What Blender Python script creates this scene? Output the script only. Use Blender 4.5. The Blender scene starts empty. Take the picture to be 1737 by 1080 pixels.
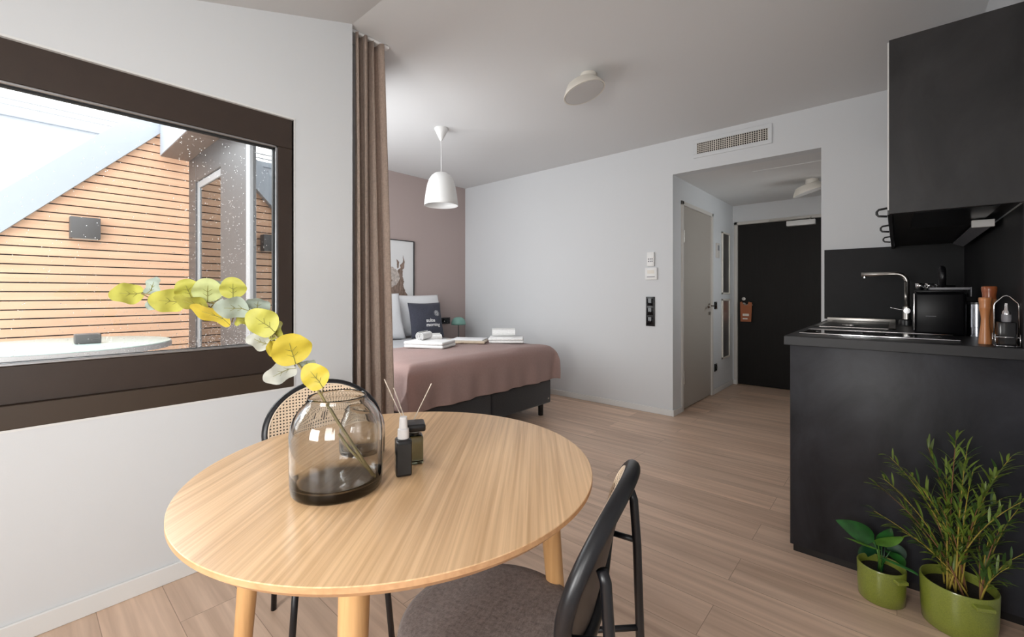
import bpy, bmesh, math, random
from mathutils import Vector, Matrix, Euler
random.seed(7)
PI = math.pi
S = bpy.context.scene
COL = S.collection

# ------------------------------------------------------------------ camera
YAW = math.radians(41.4); EYE = 1.155; FPX = 740.6; HOR = 498.0
cam_d = bpy.data.cameras.new('camera'); cam = bpy.data.objects.new('camera', cam_d); COL.objects.link(cam)
cam.location = (0, 0, EYE); cam.rotation_euler = (PI/2, 0, YAW)
cam_d.sensor_width = 36; cam_d.lens = FPX/1737*36; cam_d.shift_y = -(540-HOR)/1737
cam_d.clip_start = .02; cam_d.clip_end = 200
S.camera = cam

# ------------------------------------------------------------------ view, sky and daylight
S.view_settings.view_transform = 'Standard'; S.view_settings.look = 'None'
S.view_settings.exposure = 0.80; S.view_settings.gamma = 1.0; S.view_settings.use_curve_mapping = False
w = bpy.data.worlds.new('overcast_sky'); S.world = w; w.use_nodes = True
bg = w.node_tree.nodes['Background']; bg.inputs[0].default_value = (.93, .965, 1, 1); bg.inputs[1].default_value = 1.95

def area(name, loc, direction, sx, sy, power, color=(1, 1, 1), spread=180):
    d = bpy.data.lights.new(name, 'AREA'); d.shape = 'RECTANGLE'; d.size = sx; d.size_y = sy
    d.energy = power; d.color = color; d.spread = math.radians(spread)
    o = bpy.data.objects.new(name, d); COL.objects.link(o); o.location = loc
    o.rotation_euler = Vector(direction).to_track_quat('-Z', 'Y').to_euler()
    return o
# broad light of the bright side of the overcast sky, entering by the big window
sd = bpy.data.lights.new('sky_sun', 'SUN'); sd.energy = 5.0; sd.angle = math.radians(70); sd.color = (.97, .98, 1)
so = bpy.data.objects.new('sky_sun', sd); COL.objects.link(so)
so.rotation_euler = Vector((1, .12, -.85)).to_track_quat('-Z', 'Y').to_euler()
# daylight in bedroom and rear windows; side and hallway lamps are added fill
area('bedroom_daylight', (-3.3, 1.37, 1.45), (0.0, 1, -.15), 1.5, 1.9, 25, (.97, .985, 1))
area('side_fill', (.32, -.72, 1.35), (-.72, .69, -.05), .7, .9, 5.5, (1, .985, .965), 100)  # added fill aimed at the foot of the bed
area('hallway_fill', (-.305, 5.05, 1.55), (-1, 0, 0), .8, .8, .65, (1, .90, .80))  # added fill that brightens the hallway, no known source
area('rear_daylight', (-.62, -1.47, 1.22), (-.12, 1, -.05), .78, .76, 23, (1, .985, .965))

# ------------------------------------------------------------------ materials
def nt(name):
    m = bpy.data.materials.new(name); m.use_nodes = True
    return m, m.node_tree, m.node_tree.nodes['Principled BSDF']
def mat(name, col, rough=.5, metal=0, noise=0, nscale=30, bump=0, stretch=None, **kw):
    m, t, b = nt(name)
    b.inputs['Base Color'].default_value = (*col, 1); b.inputs['Roughness'].default_value = rough
    b.inputs['Metallic'].default_value = metal
    for k, v in kw.items(): b.inputs[k.replace('_', ' ')].default_value = v
    if noise or bump:
        tc = t.nodes.new('ShaderNodeTexCoord'); mp = t.nodes.new('ShaderNodeMapping')
        if stretch: mp.inputs['Scale'].default_value = stretch
        n = t.nodes.new('ShaderNodeTexNoise'); n.inputs['Scale'].default_value = nscale; n.inputs['Detail'].default_value = 5
        t.links.new(tc.outputs['Object'], mp.inputs[0]); t.links.new(mp.outputs[0], n.inputs[0])
        if noise:
            r = t.nodes.new('ShaderNodeValToRGB'); r.color_ramp.elements[0].position = .3; r.color_ramp.elements[1].position = .7
            r.color_ramp.elements[0].color = (*[c*(1-noise) for c in col], 1); r.color_ramp.elements[1].color = (*[min(1, c*(1+noise)) for c in col], 1)
            t.links.new(n.outputs[0], r.inputs[0]); t.links.new(r.outputs[0], b.inputs['Base Color'])
        if bump:
            bp = t.nodes.new('ShaderNodeBump'); bp.inputs['Strength'].default_value = bump; bp.inputs['Distance'].default_value = .002
            t.links.new(n.outputs[0], bp.inputs['Height']); t.links.new(bp.outputs[0], b.inputs['Normal'])
    return m
def wood(name, c1, c2, rot=0.0, fine=60, long=2.5, rough=.45, plank=None, contrast=.5, vec=None, n2w=.45):
    """grain runs along local X after rotating by rot; vec='z' runs it up the thing"""
    m, t, b = nt(name); N = t.nodes.new; L = t.links.new
    b.inputs['Roughness'].default_value = rough
    tc = N('ShaderNodeTexCoord'); r0 = N('ShaderNodeMapping'); r0.inputs['Rotation'].default_value = (0, 0, -rot)
    if vec == 'z': r0.inputs['Rotation'].default_value = (0, PI/2, 0)
    L(tc.outputs['Object'], r0.inputs[0])
    src = r0.outputs[0]
    if plank:
        bk = N('ShaderNodeTexBrick'); bk.inputs['Scale'].default_value = 1; bk.inputs['Brick Width'].default_value = plank[0]
        bk.inputs['Row Height'].default_value = plank[1]; bk.inputs['Mortar Size'].default_value = .0012; bk.inputs['Mortar Smooth'].default_value = .1
        bk.offset = .37; bk.inputs['Color1'].default_value = (0, 0, 0, 1); bk.inputs['Color2'].default_value = (1, 1, 1, 1); bk.inputs['Mortar'].default_value = (.5, .5, .5, 1)
        L(src, bk.inputs[0])
        ad = N('ShaderNodeVectorMath'); ad.operation = 'MULTIPLY_ADD'
        ad.inputs[1].default_value = (7, 7, 7); cx = N('ShaderNodeCombineXYZ')
        L(bk.outputs['Color'], ad.inputs[0]); L(src, ad.inputs[2]); src = ad.outputs[0]
    mp = N('ShaderNodeMapping'); mp.inputs['Scale'].default_value = (long, fine, fine); L(src, mp.inputs[0])
    n1 = N('ShaderNodeTexNoise'); n1.inputs['Scale'].default_value = 1; n1.inputs['Detail'].default_value = 6; n1.inputs['Distortion'].default_value = .4
    L(mp.outputs[0], n1.inputs[0])
    mp2 = N('ShaderNodeMapping'); mp2.inputs['Scale'].default_value = (long*.35, fine*.16, fine*.16); L(src, mp2.inputs[0])
    n2 = N('ShaderNodeTexNoise'); n2.inputs['Scale'].default_value = 1; n2.inputs['Detail'].default_value = 3; n2.inputs['Distortion'].default_value = 1.2
    L(mp2.outputs[0], n2.inputs[0])
    mx = N('ShaderNodeMix'); mx.data_type = 'FLOAT'; mx.inputs[0].default_value = n2w
    L(n1.outputs[0], mx.inputs[2]); L(n2.outputs[0], mx.inputs[3])
    r = N('ShaderNodeValToRGB'); r.color_ramp.elements[0].position = .5-contrast*.4; r.color_ramp.elements[1].position = .5+contrast*.3
    r.color_ramp.elements[0].color = (*c1, 1); r.color_ramp.elements[1].color = (*c2, 1)
    L(mx.outputs[0], r.inputs[0]); out = r.outputs[0]
    if plank:
        hs = N('ShaderNodeHueSaturation'); mr = N('ShaderNodeMapRange'); mr.inputs[3].default_value = .90; mr.inputs[4].default_value = 1.06
        L(bk.outputs['Color'], mr.inputs[0]); L(mr.outputs[0], hs.inputs['Value']); L(out, hs.inputs['Color'])
        m3 = N('ShaderNodeMix'); m3.data_type = 'RGBA'; m3.inputs[7].default_value = (*[c*.72 for c in c1], 1)
        L(bk.outputs['Fac'], m3.inputs[0]); L(hs.outputs[0], m3.inputs[6]); out = m3.outputs[2]
    L(out, b.inputs['Base Color'])
    bp = N('ShaderNodeBump'); bp.inputs['Strength'].default_value = .12; bp.inputs['Distance'].default_value = .001
    L(n1.outputs[0], bp.inputs['Height']); L(bp.outputs[0], b.inputs['Normal'])
    return m
def concrete(name, c, rough=.5, var=.35):
    m, t, b = nt(name); N = t.nodes.new; L = t.links.new
    tc = N('ShaderNodeTexCoord'); n = N('ShaderNodeTexNoise'); n.inputs['Scale'].default_value = 3.2; n.inputs['Detail'].default_value = 9; n.inputs['Roughness'].default_value = .62; n.inputs['Distortion'].default_value = .6
    mp = N('ShaderNodeMapping'); mp.inputs['Scale'].default_value = (1.4, 1.4, .8); L(tc.outputs['Object'], mp.inputs[0]); L(mp.outputs[0], n.inputs[0])
    r = N('ShaderNodeValToRGB'); r.color_ramp.elements[0].position = .35; r.color_ramp.elements[1].position = .75
    r.color_ramp.elements[0].color = (*[k*(1-var) for k in c], 1); r.color_ramp.elements[1].color = (*[k*(1+var*1.3) for k in c], 1)
    L(n.outputs[0], r.inputs[0]); L(r.outputs[0], b.inputs['Base Color']); b.inputs['Roughness'].default_value = rough; b.inputs['Specular IOR Level'].default_value = .28
    return m
def fabric(name, c1, c2, scale=900, rough=.9, sheen=.3, bump=.3, cloudy=0):
    m, t, b = nt(name); N = t.nodes.new; L = t.links.new
    tc = N('ShaderNodeTexCoord'); mixes = []
    for st in ((scale, scale*.12, scale*.12), (scale*.12, scale, scale*.12), (scale*.12, scale*.12, scale)):
        mp = N('ShaderNodeMapping'); mp.inputs['Scale'].default_value = st; n = N('ShaderNodeTexNoise'); n.inputs['Scale'].default_value = 1; n.inputs['Detail'].default_value = 2
        L(tc.outputs['Object'], mp.inputs[0]); L(mp.outputs[0], n.inputs[0]); mixes.append(n.outputs[0])
    a = N('ShaderNodeMath'); a.operation = 'ADD'; L(mixes[0], a.inputs[0]); L(mixes[1], a.inputs[1])
    a2 = N('ShaderNodeMath'); a2.operation = 'ADD'; L(a.outputs[0], a2.inputs[0]); L(mixes[2], a2.inputs[1])
    r = N('ShaderNodeMapRange'); r.inputs[1].default_value = 1.1; r.inputs[2].default_value = 1.9; L(a2.outputs[0], r.inputs[0])
    mx = N('ShaderNodeMix'); mx.data_type = 'RGBA'; mx.inputs[6].default_value = (*c1, 1); mx.inputs[7].default_value = (*c2, 1)
    L(r.outputs[0], mx.inputs[0]); L(mx.outputs[2], b.inputs['Base Color'])
    b.inputs['Roughness'].default_value = rough; b.inputs['Sheen Weight'].default_value = sheen
    bp = N('ShaderNodeBump'); bp.inputs['Strength'].default_value = bump; bp.inputs['Distance'].default_value = .0008
    L(a2.outputs[0], bp.inputs['Height']); L(bp.outputs[0], b.inputs['Normal'])
    return m
def glass_pane(name, tint=(1, 1, 1), ior=1.5):
    m = bpy.data.materials.new(name); m.use_nodes = True; t = m.node_tree; t.nodes.clear(); N = t.nodes.new; L = t.links.new
    o = N('ShaderNodeOutputMaterial'); tr = N('ShaderNodeBsdfTransparent'); tr.inputs[0].default_value = (*tint, 1)
    gl = N('ShaderNodeBsdfGlossy'); gl.inputs['Roughness'].default_value = .0; fr = N('ShaderNodeFresnel'); fr.inputs[0].default_value = ior
    mx = N('ShaderNodeMixShader'); L(fr.outputs[0], mx.inputs[0]); L(tr.outputs[0], mx.inputs[1]); L(gl.outputs[0], mx.inputs[2]); L(mx.outputs[0], o.inputs[0])
    return m
def solid_glass(name, absorb=None, density=0, tint=(1, 1, 1)):
    m, t, b = nt(name); b.inputs['Transmission Weight'].default_value = 1; b.inputs['Roughness'].default_value = 0
    b.inputs['Base Color'].default_value = (*tint, 1); b.inputs['IOR'].default_value = 1.45
    if absorb:
        v = t.nodes.new('ShaderNodeVolumeAbsorption'); v.inputs[0].default_value = (*absorb, 1); v.inputs[1].default_value = density
        t.links.new(v.outputs[0], t.nodes['Material Output'].inputs['Volume'])
    return m

M = {}
M['wall'] = mat('wall_paint', (.655, .67, .685), .85, bump=.08, nscale=220)
M['ceiling'] = mat('ceiling_paint', (.70, .70, .70), .9)
M['mauve'] = mat('mauve_paint', (.45, .365, .345), .85, bump=.08, nscale=220)
M['floor'] = wood('oak_planks', (.48, .325, .23), (.80, .585, .44), 0, fine=34, long=1.6, rough=.42, plank=(1.38, .19), contrast=.5)
M['oak'] = wood('oak_veneer', (.53, .315, .155), (.82, .545, .31), math.radians(128.5), fine=130, long=2.0, rough=.28, contrast=.5, n2w=.28)
M['oak_edge'] = wood('oak_edge', (.45, .235, .11), (.60, .35, .18), 0, fine=90, long=20, rough=.4)
M['oak_leg'] = wood('oak_leg', (.45, .235, .09), (.66, .385, .17), 0, fine=90, long=5, rough=.4, vec='z')
M['skirting'] = mat('skirting_white', (.72, .72, .71), .5)
M['brown'] = mat('brown_window_frame', (.040, .027, .021), .38, noise=.06, nscale=15)
M['brown2'] = mat('brown_sill', (.050, .034, .023), .42)
M['seal'] = mat('silver_seal', (.55, .56, .58), .3, 1)
M['rubber'] = mat('black_rubber', (.01, .01, .01), .6)
M['pane'] = glass_pane('window_glass', (.97, .985, .98))
M['solar'] = glass_pane('solar_glass', (.5, .52, .52), 6.0)
M['drop'] = solid_glass('rain_drop')
M['white'] = mat('white_plastic', (.8, .8, .79), .35)
M['cream'] = mat('cream_lacquer', (.74, .70, .63), .45)
M['diffuser'] = mat('opal_diffuser', (.62, .61, .60), .5)
M['conc'] = concrete('anthracite_concrete_laminate', (.027, .0275, .033), .42, .55)
M['conc_top'] = concrete('anthracite_worktop', (.024, .024, .026), .4, .15)
M['conc_dark'] = concrete('anthracite_splashback', (.008, .008, .009), .55, .25)
M['conc_up'] = concrete('anthracite_cabinet', (.031, .030, .031), .45)
M['front'] = mat('pale_cabinet_front', (.66, .655, .64), .4)
M['black'] = mat('black_plastic', (.008, .008, .009), .3)
M['blackg'] = mat('black_gloss', (.004, .004, .005), .06)
M['blacks'] = mat('satin_black', (.004, .004, .005), .3, Specular_IOR_Level=.12)
M['darkchrome'] = mat('dark_chrome', (.30, .31, .34), .22, 1)
M['blackm'] = mat('black_metal', (.007, .007, .009), .36, noise=.1)
M['chrome'] = mat('chrome', (.72, .72, .73), .12, 1)
M['steel'] = mat('brushed_steel', (.48, .46, .43), .32, 1)
M['greytray'] = mat('grey_tray', (.22, .22, .24), .4)
M['curtain'] = fabric('taupe_curtain', (.48, .375, .31), (.68, .55, .465), 420, sheen=.1)
M['seat'] = fabric('brown_grey_upholstery', (.10, .078, .07), (.24, .20, .185), 900, sheen=.1, bump=.5)
M['pink'] = fabric('dusty_pink_cotton', (.64, .455, .42), (.72, .54, .50), 600, sheen=.15, bump=.1)
M['linen'] = fabric('white_cotton', (.78, .79, .81), (.86, .87, .89), 600, sheen=.1, bump=.1)
M['towel'] = fabric('white_terry', (.72, .72, .71), (.9, .9, .89), 380, sheen=.4, bump=1)
M['navy'] = fabric('navy_cushion_cotton', (.030, .032, .048), (.058, .061, .085), 700, sheen=.1, bump=.15)
M['print'] = mat('white_print_ink', (.8, .8, .8), .8)
M['base'] = fabric('charcoal_bed_fabric', (.016, .016, .018), (.035, .035, .038), 800, bump=.3)
M['door_grey'] = mat('grey_door_lacquer', (.40, .365, .325), .5)
M['frame_grey'] = mat('grey_door_frame', (.60, .575, .54), .5)
M['door_black'] = mat('dark_door', (.010, .009, .008), .5, noise=.15, nscale=12, stretch=(8, 8, .5), Specular_IOR_Level=.2)
M['mirror'] = mat('mirror', (.75, .75, .75), .3, 1)
M['orange'] = mat('orange_card', (.36, .115, .045), .7)
M['paper'] = mat('print_paper', (.78, .78, .78), .8)
M['fur'] = mat('brown_fur_print', (.24, .17, .135), .9, noise=.5, nscale=22, stretch=(3, 3, .8))
M['fur2'] = mat('pale_fur_print', (.50, .44, .40), .9, noise=.3, nscale=40)
M['olive'] = mat('olive_glazed_ceramic', (.215, .25, .038), .28, noise=.16, nscale=320, Coat_Weight=.4)
M['soil'] = mat('soil', (.02, .014, .01), .95, noise=.5, nscale=200, bump=1)
M['willow'] = mat('willow_leaf', (.15, .22, .03), .45, noise=.55, nscale=14)
M['willow2'] = mat('dark_willow_leaf', (.045, .10, .022), .45, noise=.4, nscale=14)
M['twig'] = mat('yellow_twig', (.40, .30, .05), .6)
M['bark'] = mat('brown_twig', (.22, .10, .045), .7)
M['philo'] = mat('glossy_green_leaf', (.022, .115, .022), .3, noise=.4, nscale=25)
M['philo2'] = mat('deep_green_leaf', (.01, .055, .022), .3, noise=.4, nscale=25)
M['philo3'] = mat('fresh_green_leaf', (.09, .22, .03), .35, noise=.3, nscale=25)
def leafmat(n, c, tr=.35):
    m = mat(n, c, .55, noise=.13, nscale=45)
    b = m.node_tree.nodes['Principled BSDF']; tl = m.node_tree.nodes.new('ShaderNodeBsdfTranslucent'); tl.inputs[0].default_value = (*c, 1)
    mx = m.node_tree.nodes.new('ShaderNodeMixShader'); mx.inputs[0].default_value = tr
    m.node_tree.links.new(b.outputs[0], mx.inputs[1]); m.node_tree.links.new(tl.outputs[0], mx.inputs[2])
    m.node_tree.links.new(mx.outputs[0], m.node_tree.nodes['Material Output'].inputs[0]); return m
M['lf_yg'] = leafmat('yellow_green_eucalyptus', (.47, .45, .085)); M['lf_y'] = leafmat('yellow_eucalyptus', (.62, .49, .055))
M['lf_o'] = leafmat('olive_eucalyptus', (.40, .39, .07)); M['lf_g'] = leafmat('grey_green_eucalyptus', (.36, .42, .36)); M['lf_p'] = leafmat('pale_eucalyptus', (.60, .62, .57))
M['lf_py'] = leafmat('pale_yellow_green_eucalyptus', (.50, .54, .24))
M['vein'] = mat('leaf_vein', (.20, .19, .04), .7)
M['stem'] = mat('olive_stem', (.20, .16, .06), .6)
M['smoke'] = solid_glass('smoked_glass', (.36, .35, .31), 75)
M['smoke2'] = solid_glass('grey_smoked_glass', (.36, .36, .33), 85)
M['bottle'] = solid_glass('dark_green_glass', (.30, .34, .18), 55)
M['bottle_k'] = mat('black_bottle', (.012, .012, .013), .12)
M['label'] = mat('matt_black_label', (.012, .0115, .011), .6)
M['cap'] = mat('frosted_cap', (.72, .70, .70), .3)
M['reed'] = mat('pale_reed', (.66, .56, .47), .7)
M['cord'] = mat('grey_string', (.5, .5, .5), .7)
M['teal'] = mat('turquoise_shade', (.22, .42, .36), .4)
M['teal_s'] = mat('grey_lamp_stem', (.14, .13, .13), .4)
M['mill'] = wood('mill_wood', (.40, .14, .045), (.62, .27, .11), 0, fine=90, long=8, rough=.3, vec='z')
M['mill_d'] = wood('mill_top_wood', (.25, .06, .02), (.36, .11, .04), 0, fine=90, long=8, rough=.25, vec='z')
M['mill_p'] = mat('pale_wood', (.68, .55, .42), .5)
M['clear'] = glass_pane('clear_glass', (.85, .87, .87), 1.6)
M['cedar'] = wood('cedar_boards', (.72, .39, .235), (.92, .59, .39), PI/2, fine=22, long=1.2, rough=.7, contrast=.8)
M['dark_gap'] = mat('dark_backing', (.03, .02, .018), .9)
M['zinc'] = mat('pale_zinc', (.46, .49, .54), .6)
M['render'] = mat('white_render', (.58, .60, .64), .9)
M['soffit'] = mat('brown_soffit', (.24, .185, .16), .6)
M['exterior_frame'] = mat('grey_brown_frame', (.10, .09, .088), .45)
M['exterior_frame2'] = mat('light_grey_frame', (.40, .40, .41), .4)
M['deck'] = mat('grey_paving', (.35, .35, .35), .8, noise=.2, nscale=8)
M['frost'] = mat('pale_green_table_glass', (.55, .66, .62), .25)
M['jute'] = fabric('kraft_linen', (.50, .40, .29), (.62, .52, .40), 500, bump=.5)
M['nite'] = mat('dark_nightstand', (.10, .08, .07), .5)
def cane_mat():
    m, t, b = nt('woven_cane'); N = t.nodes.new; L = t.links.new
    tc = N('ShaderNodeTexCoord'); sp = N('ShaderNodeSeparateXYZ'); L(tc.outputs['Object'], sp.inputs[0])
    def mth(op, a, c=None):
        n = N('ShaderNodeMath'); n.operation = op
        for i, v in enumerate((a, c)):
            if v is None: continue
            if isinstance(v, (int, float)): n.inputs[i].default_value = v
            else: L(v, n.inputs[i])
        return n.outputs[0]
    k = 2*PI/.0105
    cy = mth('COSINE', mth('MULTIPLY', sp.outputs[1], k)); cz = mth('COSINE', mth('MULTIPLY', sp.outputs[2], k))
    hole = mth('GREATER_THAN', mth('ADD', cy, cz), 1.0)
    d = mth('MULTIPLY', mth('SINE', mth('MULTIPLY', mth('ADD', sp.outputs[1], sp.outputs[2]), k*1.5)), mth('SINE', mth('MULTIPLY', mth('SUBTRACT', sp.outputs[1], sp.outputs[2]), k*1.5)))
    mr = N('ShaderNodeMapRange'); mr.inputs[1].default_value = -1; mr.inputs[2].default_value = 1; L(d, mr.inputs[0])
    mx = N('ShaderNodeMix'); mx.data_type = 'RGBA'; mx.inputs[6].default_value = (.52, .37, .25, 1); mx.inputs[7].default_value = (.85, .70, .52, 1)
    L(mr.outputs[0], mx.inputs[0]); L(mx.outputs[2], b.inputs['Base Color']); b.inputs['Roughness'].default_value = .5
    L(mth('SUBTRACT', 1.0, hole), b.inputs['Alpha'])
    return m
M['cane'] = cane_mat()

# ------------------------------------------------------------------ mesh helpers
def nb(): return bmesh.new()
def box(bm, lo, hi, bev=0.0, seg=2, mi=0, mtx=None):
    t = bmesh.new(); bmesh.ops.create_cube(t, size=1)
    lo, hi = Vector(lo), Vector(hi); c = (lo+hi)/2; d = hi-lo
    for v in t.verts: v.co = Vector((c.x+v.co.x*d.x, c.y+v.co.y*d.y, c.z+v.co.z*d.z))
    if bev: bmesh.ops.bevel(t, geom=t.edges[:], offset=bev, segments=seg, affect='EDGES', profile=.5)
    merge(bm, t, mi, mtx)
def merge(bm, t, mi=0, mtx=None):
    if mtx is not None: bmesh.ops.transform(t, matrix=mtx, verts=t.verts)
    vm = {v: bm.verts.new(v.co) for v in t.verts}
    for f in t.faces:
        try: nf = bm.faces.new([vm[v] for v in f.verts]); nf.material_index = mi or f.material_index
        except ValueError: pass
    t.free()
def tube(bm, pts, r, n=10, closed=False, mi=0, caps=True):
    pts = [Vector(p) for p in pts]; m = len(pts)
    rs = r if isinstance(r, (list, tuple)) else [r]*m
    rings = []; up = None
    for i, p in enumerate(pts):
        if closed: tg = pts[(i+1) % m]-pts[i-1]
        else: tg = pts[min(i+1, m-1)]-pts[max(i-1, 0)]
        tg.normalize()
        if up is None: up = Vector((0, 0, 1)) if abs(tg.z) < .9 else Vector((1, 0, 0))
        s = tg.cross(up).normalized(); up = s.cross(tg).normalized()
        rings.append([bm.verts.new(p+(s*math.cos(2*PI*k/n)+up*math.sin(2*PI*k/n))*rs[i]) for k in range(n)])
    for i in range(m if closed else m-1):
        a, b = rings[i], rings[(i+1) % m]
        for k in range(n):
            f = bm.faces.new((a[k], a[(k+1) % n], b[(k+1) % n], b[k])); f.material_index = mi
    if not closed and caps:
        bm.faces.new(rings[0][::-1]).material_index = mi; bm.faces.new(rings[-1]).material_index = mi
def lathe(bm, prof, n=48, c=(0, 0, 0), mi=0, mtx=None):
    t = bmesh.new(); cols = []
    for r, z in prof:
        if r < 1e-6: cols.append([t.verts.new((c[0], c[1], c[2]+z))])
        else: cols.append([t.verts.new((c[0]+r*math.cos(2*PI*k/n), c[1]+r*math.sin(2*PI*k/n), c[2]+z)) for k in range(n)])
    for a, b in zip(cols, cols[1:]):
        for k in range(n):
            q = [a[k % len(a)], a[(k+1) % len(a)], b[(k+1) % len(b)], b[k % len(b)]]
            u = []
            for v in q:
                if v not in u: u.append(v)
            if len(u) > 2: t.faces.new(u)
    bmesh.ops.recalc_face_normals(t, faces=t.faces[:])
    merge(bm, t, mi, mtx)
def grid(bm, f, nu, nv, mi=0):
    vs = [[bm.verts.new(f(i/nu, j/nv)) for j in range(nv+1)] for i in range(nu+1)]
    for i in range(nu):
        for j in range(nv):
            bm.faces.new((vs[i][j], vs[i+1][j], vs[i+1][j+1], vs[i][j+1])).material_index = mi
def prism(bm, poly, a, b, axis='x', mi=0):
    """extrude polygon (2D) between a and b along axis"""
    def p(u, v, s): return {'x': (s, u, v), 'y': (u, s, v), 'z': (u, v, s)}[axis]
    A = [bm.verts.new(p(u, v, a)) for u, v in poly]; B = [bm.verts.new(p(u, v, b)) for u, v in poly]
    n = len(poly); fs = [bm.faces.new(A[::-1]), bm.faces.new(B)]
    for i in range(n): fs.append(bm.faces.new((A[i], A[(i+1) % n], B[(i+1) % n], B[i])))
    for f in fs: f.material_index = mi
    bmesh.ops.recalc_face_normals(bm, faces=fs)
def obj(name, bm, mats, parent=None, smooth=False, loc=None, rot=None):
    me = bpy.data.meshes.new(name)
    bm.normal_update(); bm.to_mesh(me); bm.free()
    for m_ in (mats if isinstance(mats, (list, tuple)) else [mats]): me.materials.append(m_)
    if smooth:
        me.polygons.foreach_set('use_smooth', [True]*len(me.polygons))
        if smooth != 'all': 
            try: me.set_sharp_from_angle(angle=math.radians(smooth if smooth is not True else 40))
            except Exception: pass
    o = bpy.data.objects.new(name, me); COL.objects.link(o)
    if parent: o.parent = parent
    if loc: o.location = loc
    if rot: o.rotation_euler = rot
    return o
def tag(o, label, cat, group=None, kind=None):
    if label: o['label'] = label
    if cat: o['category'] = cat
    if group: o['group'] = group
    if kind: o['kind'] = kind
    return o
def thing(name, label, cat, loc=(0, 0, 0), rz=0, group=None):
    o = bpy.data.objects.new(name, None); COL.objects.link(o); o.empty_display_size = .05
    o.location = loc; o.rotation_euler = (0, 0, rz)
    return tag(o, label, cat, group)
def struct(name, bm, m, smooth=False, parent=None, label=None):
    o = obj(name, bm, m, parent, smooth)
    if not parent: o['kind'] = 'structure'
    if label: o['label'] = label
    return o
def bx(name, lo, hi, m, parent=None, bev=0, **k):
    b = nb(); box(b, lo, hi, bev); return obj(name, b, m, parent, smooth=bool(bev), **k)
FW = Vector((-math.sin(YAW), math.cos(YAW), 0)); RT = Vector((math.cos(YAW), math.sin(YAW), 0))
def W(px, py, t):
    """world point at depth t seen at a measured place of the photograph"""
    return FW*t + RT*(t*(px-868.5)/FPX) + Vector((0, 0, EYE+t*(HOR-py)/FPX))

# ------------------------------------------------------------------ setting: shell
XL, YB, XR, H = -2.19, 4.085, .34, 2.60
XA, XH0, XH1, YD, HH = -4.46, -1.583, -.436, 6.08, 2.277
YF = 1.19; SL = .32; YS = -1.5
b = nb(); box(b, (XA-.1, YS-.2, -.1), (XR+.2, YD+.2, 0)); struct('floor', b, M['floor'])
b = nb(); box(b, (XA-.1, YF, H), (XR+.2, YB, H+.15))
prism(b, [(YF, H), (YS-.2, H-SL*(YF-YS+.2)), (YS-.2, H+.15-SL*(YF-YS+.2)), (YF, H+.15)], XL-.2, XR+.2, 'x')
struct('ceiling', b, M['ceiling'])
b = nb(); box(b, (XH0-.1, YB+.12, HH), (XH1+.9, YD, HH+.1)); struct('ceiling_hallway', b, M['ceiling'])
# left wall with the window opening
W0, W1, WZ0, WZ1 = -.95, .886, .707, 1.997
b = nb(); X0 = XL-.2
def zc(y): return H-SL*(YF-y)+.02
box(b, (X0, YS, 0), (XL, YF, WZ0))
prism(b, [(W1, WZ0), (YF, WZ0), (YF, zc(YF)), (W1, zc(W1))], X0, XL)
prism(b, [(-.6, WZ1), (W1, WZ1), (W1, zc(W1)), (-.6, zc(-.6))], X0, XL)
prism(b, [(YS, WZ0), (W0, WZ0), (W0, zc(W0)), (YS, zc(YS))], X0, XL)
struct('wall_left', b, M['wall'])
# rear wall with two windows
b = nb()
ZT = H-SL*(YF-YS)+.02
for x0, x1, z0, z1 in ((XL-.2, XR+.2, 0, .80), (XL-.2, XR+.2, 1.64, ZT+.05), (XL-.2, -1.05, .8, 1.64), (-.19, XR+.2, .8, 1.64)):
    box(b, (x0, YS-.2, z0), (x1, YS, z1))
struct('wall_rear', b, M['wall'])
for n, xc in ((2, -.62),):
    o = nb(); lo, hi = xc-.43, xc+.43
    for l_, h_ in (((lo, 0, .8), (hi, 0, .86)), ((lo, 0, 1.58), (hi, 0, 1.64)), ((lo, 0, .86), (lo+.05, 0, 1.58)), ((hi-.05, 0, .86), (hi, 0, 1.58))):
        box(o, (l_[0], YS-.12, l_[2]), (h_[0], YS-.04, h_[2]))
    wn = struct('window_%d' % n, o, M['brown'])
    bx('window_pane', (lo+.05, YS-.085, .86), (hi-.05, YS-.08, 1.58), M['pane'], wn)
# right wall
b = nb(); box(b, (XR, -.30, 0), (XR+.2, YB, H)); box(b, (XR, YS-.2, 0), (XR+.2, -1.14, H-.4)); box(b, (XR, -1.14, 0), (XR+.2, -.30, .86)); box(b, (XR, -1.14, 1.84), (XR+.2, -.30, H-.2))
struct('wall_right', b, M['wall'])
o = nb()
for l_, h_ in (((-1.14, .86), (-.30, .91)), ((-1.14, 1.79), (-.30, 1.84)), ((-1.14, .91), (-1.09, 1.79)), ((-.35, .91), (-.30, 1.79)), ((-.745, .91), (-.695, 1.79))):
    box(o, (XR+.02, l_[0], l_[1]), (XR+.09, h_[0], h_[1]))
wn = struct('window_4', o, M['brown']); bx('window_pane', (XR+.05, -1.09, .91), (XR+.055, -.35, 1.79), M['pane'], wn)  # invented window out of view, made for the side fill lamp
# back wall with the hallway opening
b = nb()
box(b, (XA-.1, YB, 0), (XH0, YB+.12, H+.1)); box(b, (XH1, YB, 0), (XR+.2, YB+.12, H+.1)); box(b, (XH0, YB, HH), (XH1, YB+.12, H+.1))
struct('wall_back', b, M['wall'])
# headboard wall
b = nb(); box(b, (XA-.1, 1.365, 0), (XA, YB, H)); struct('wall_headboard', b, M['mauve'])
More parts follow.
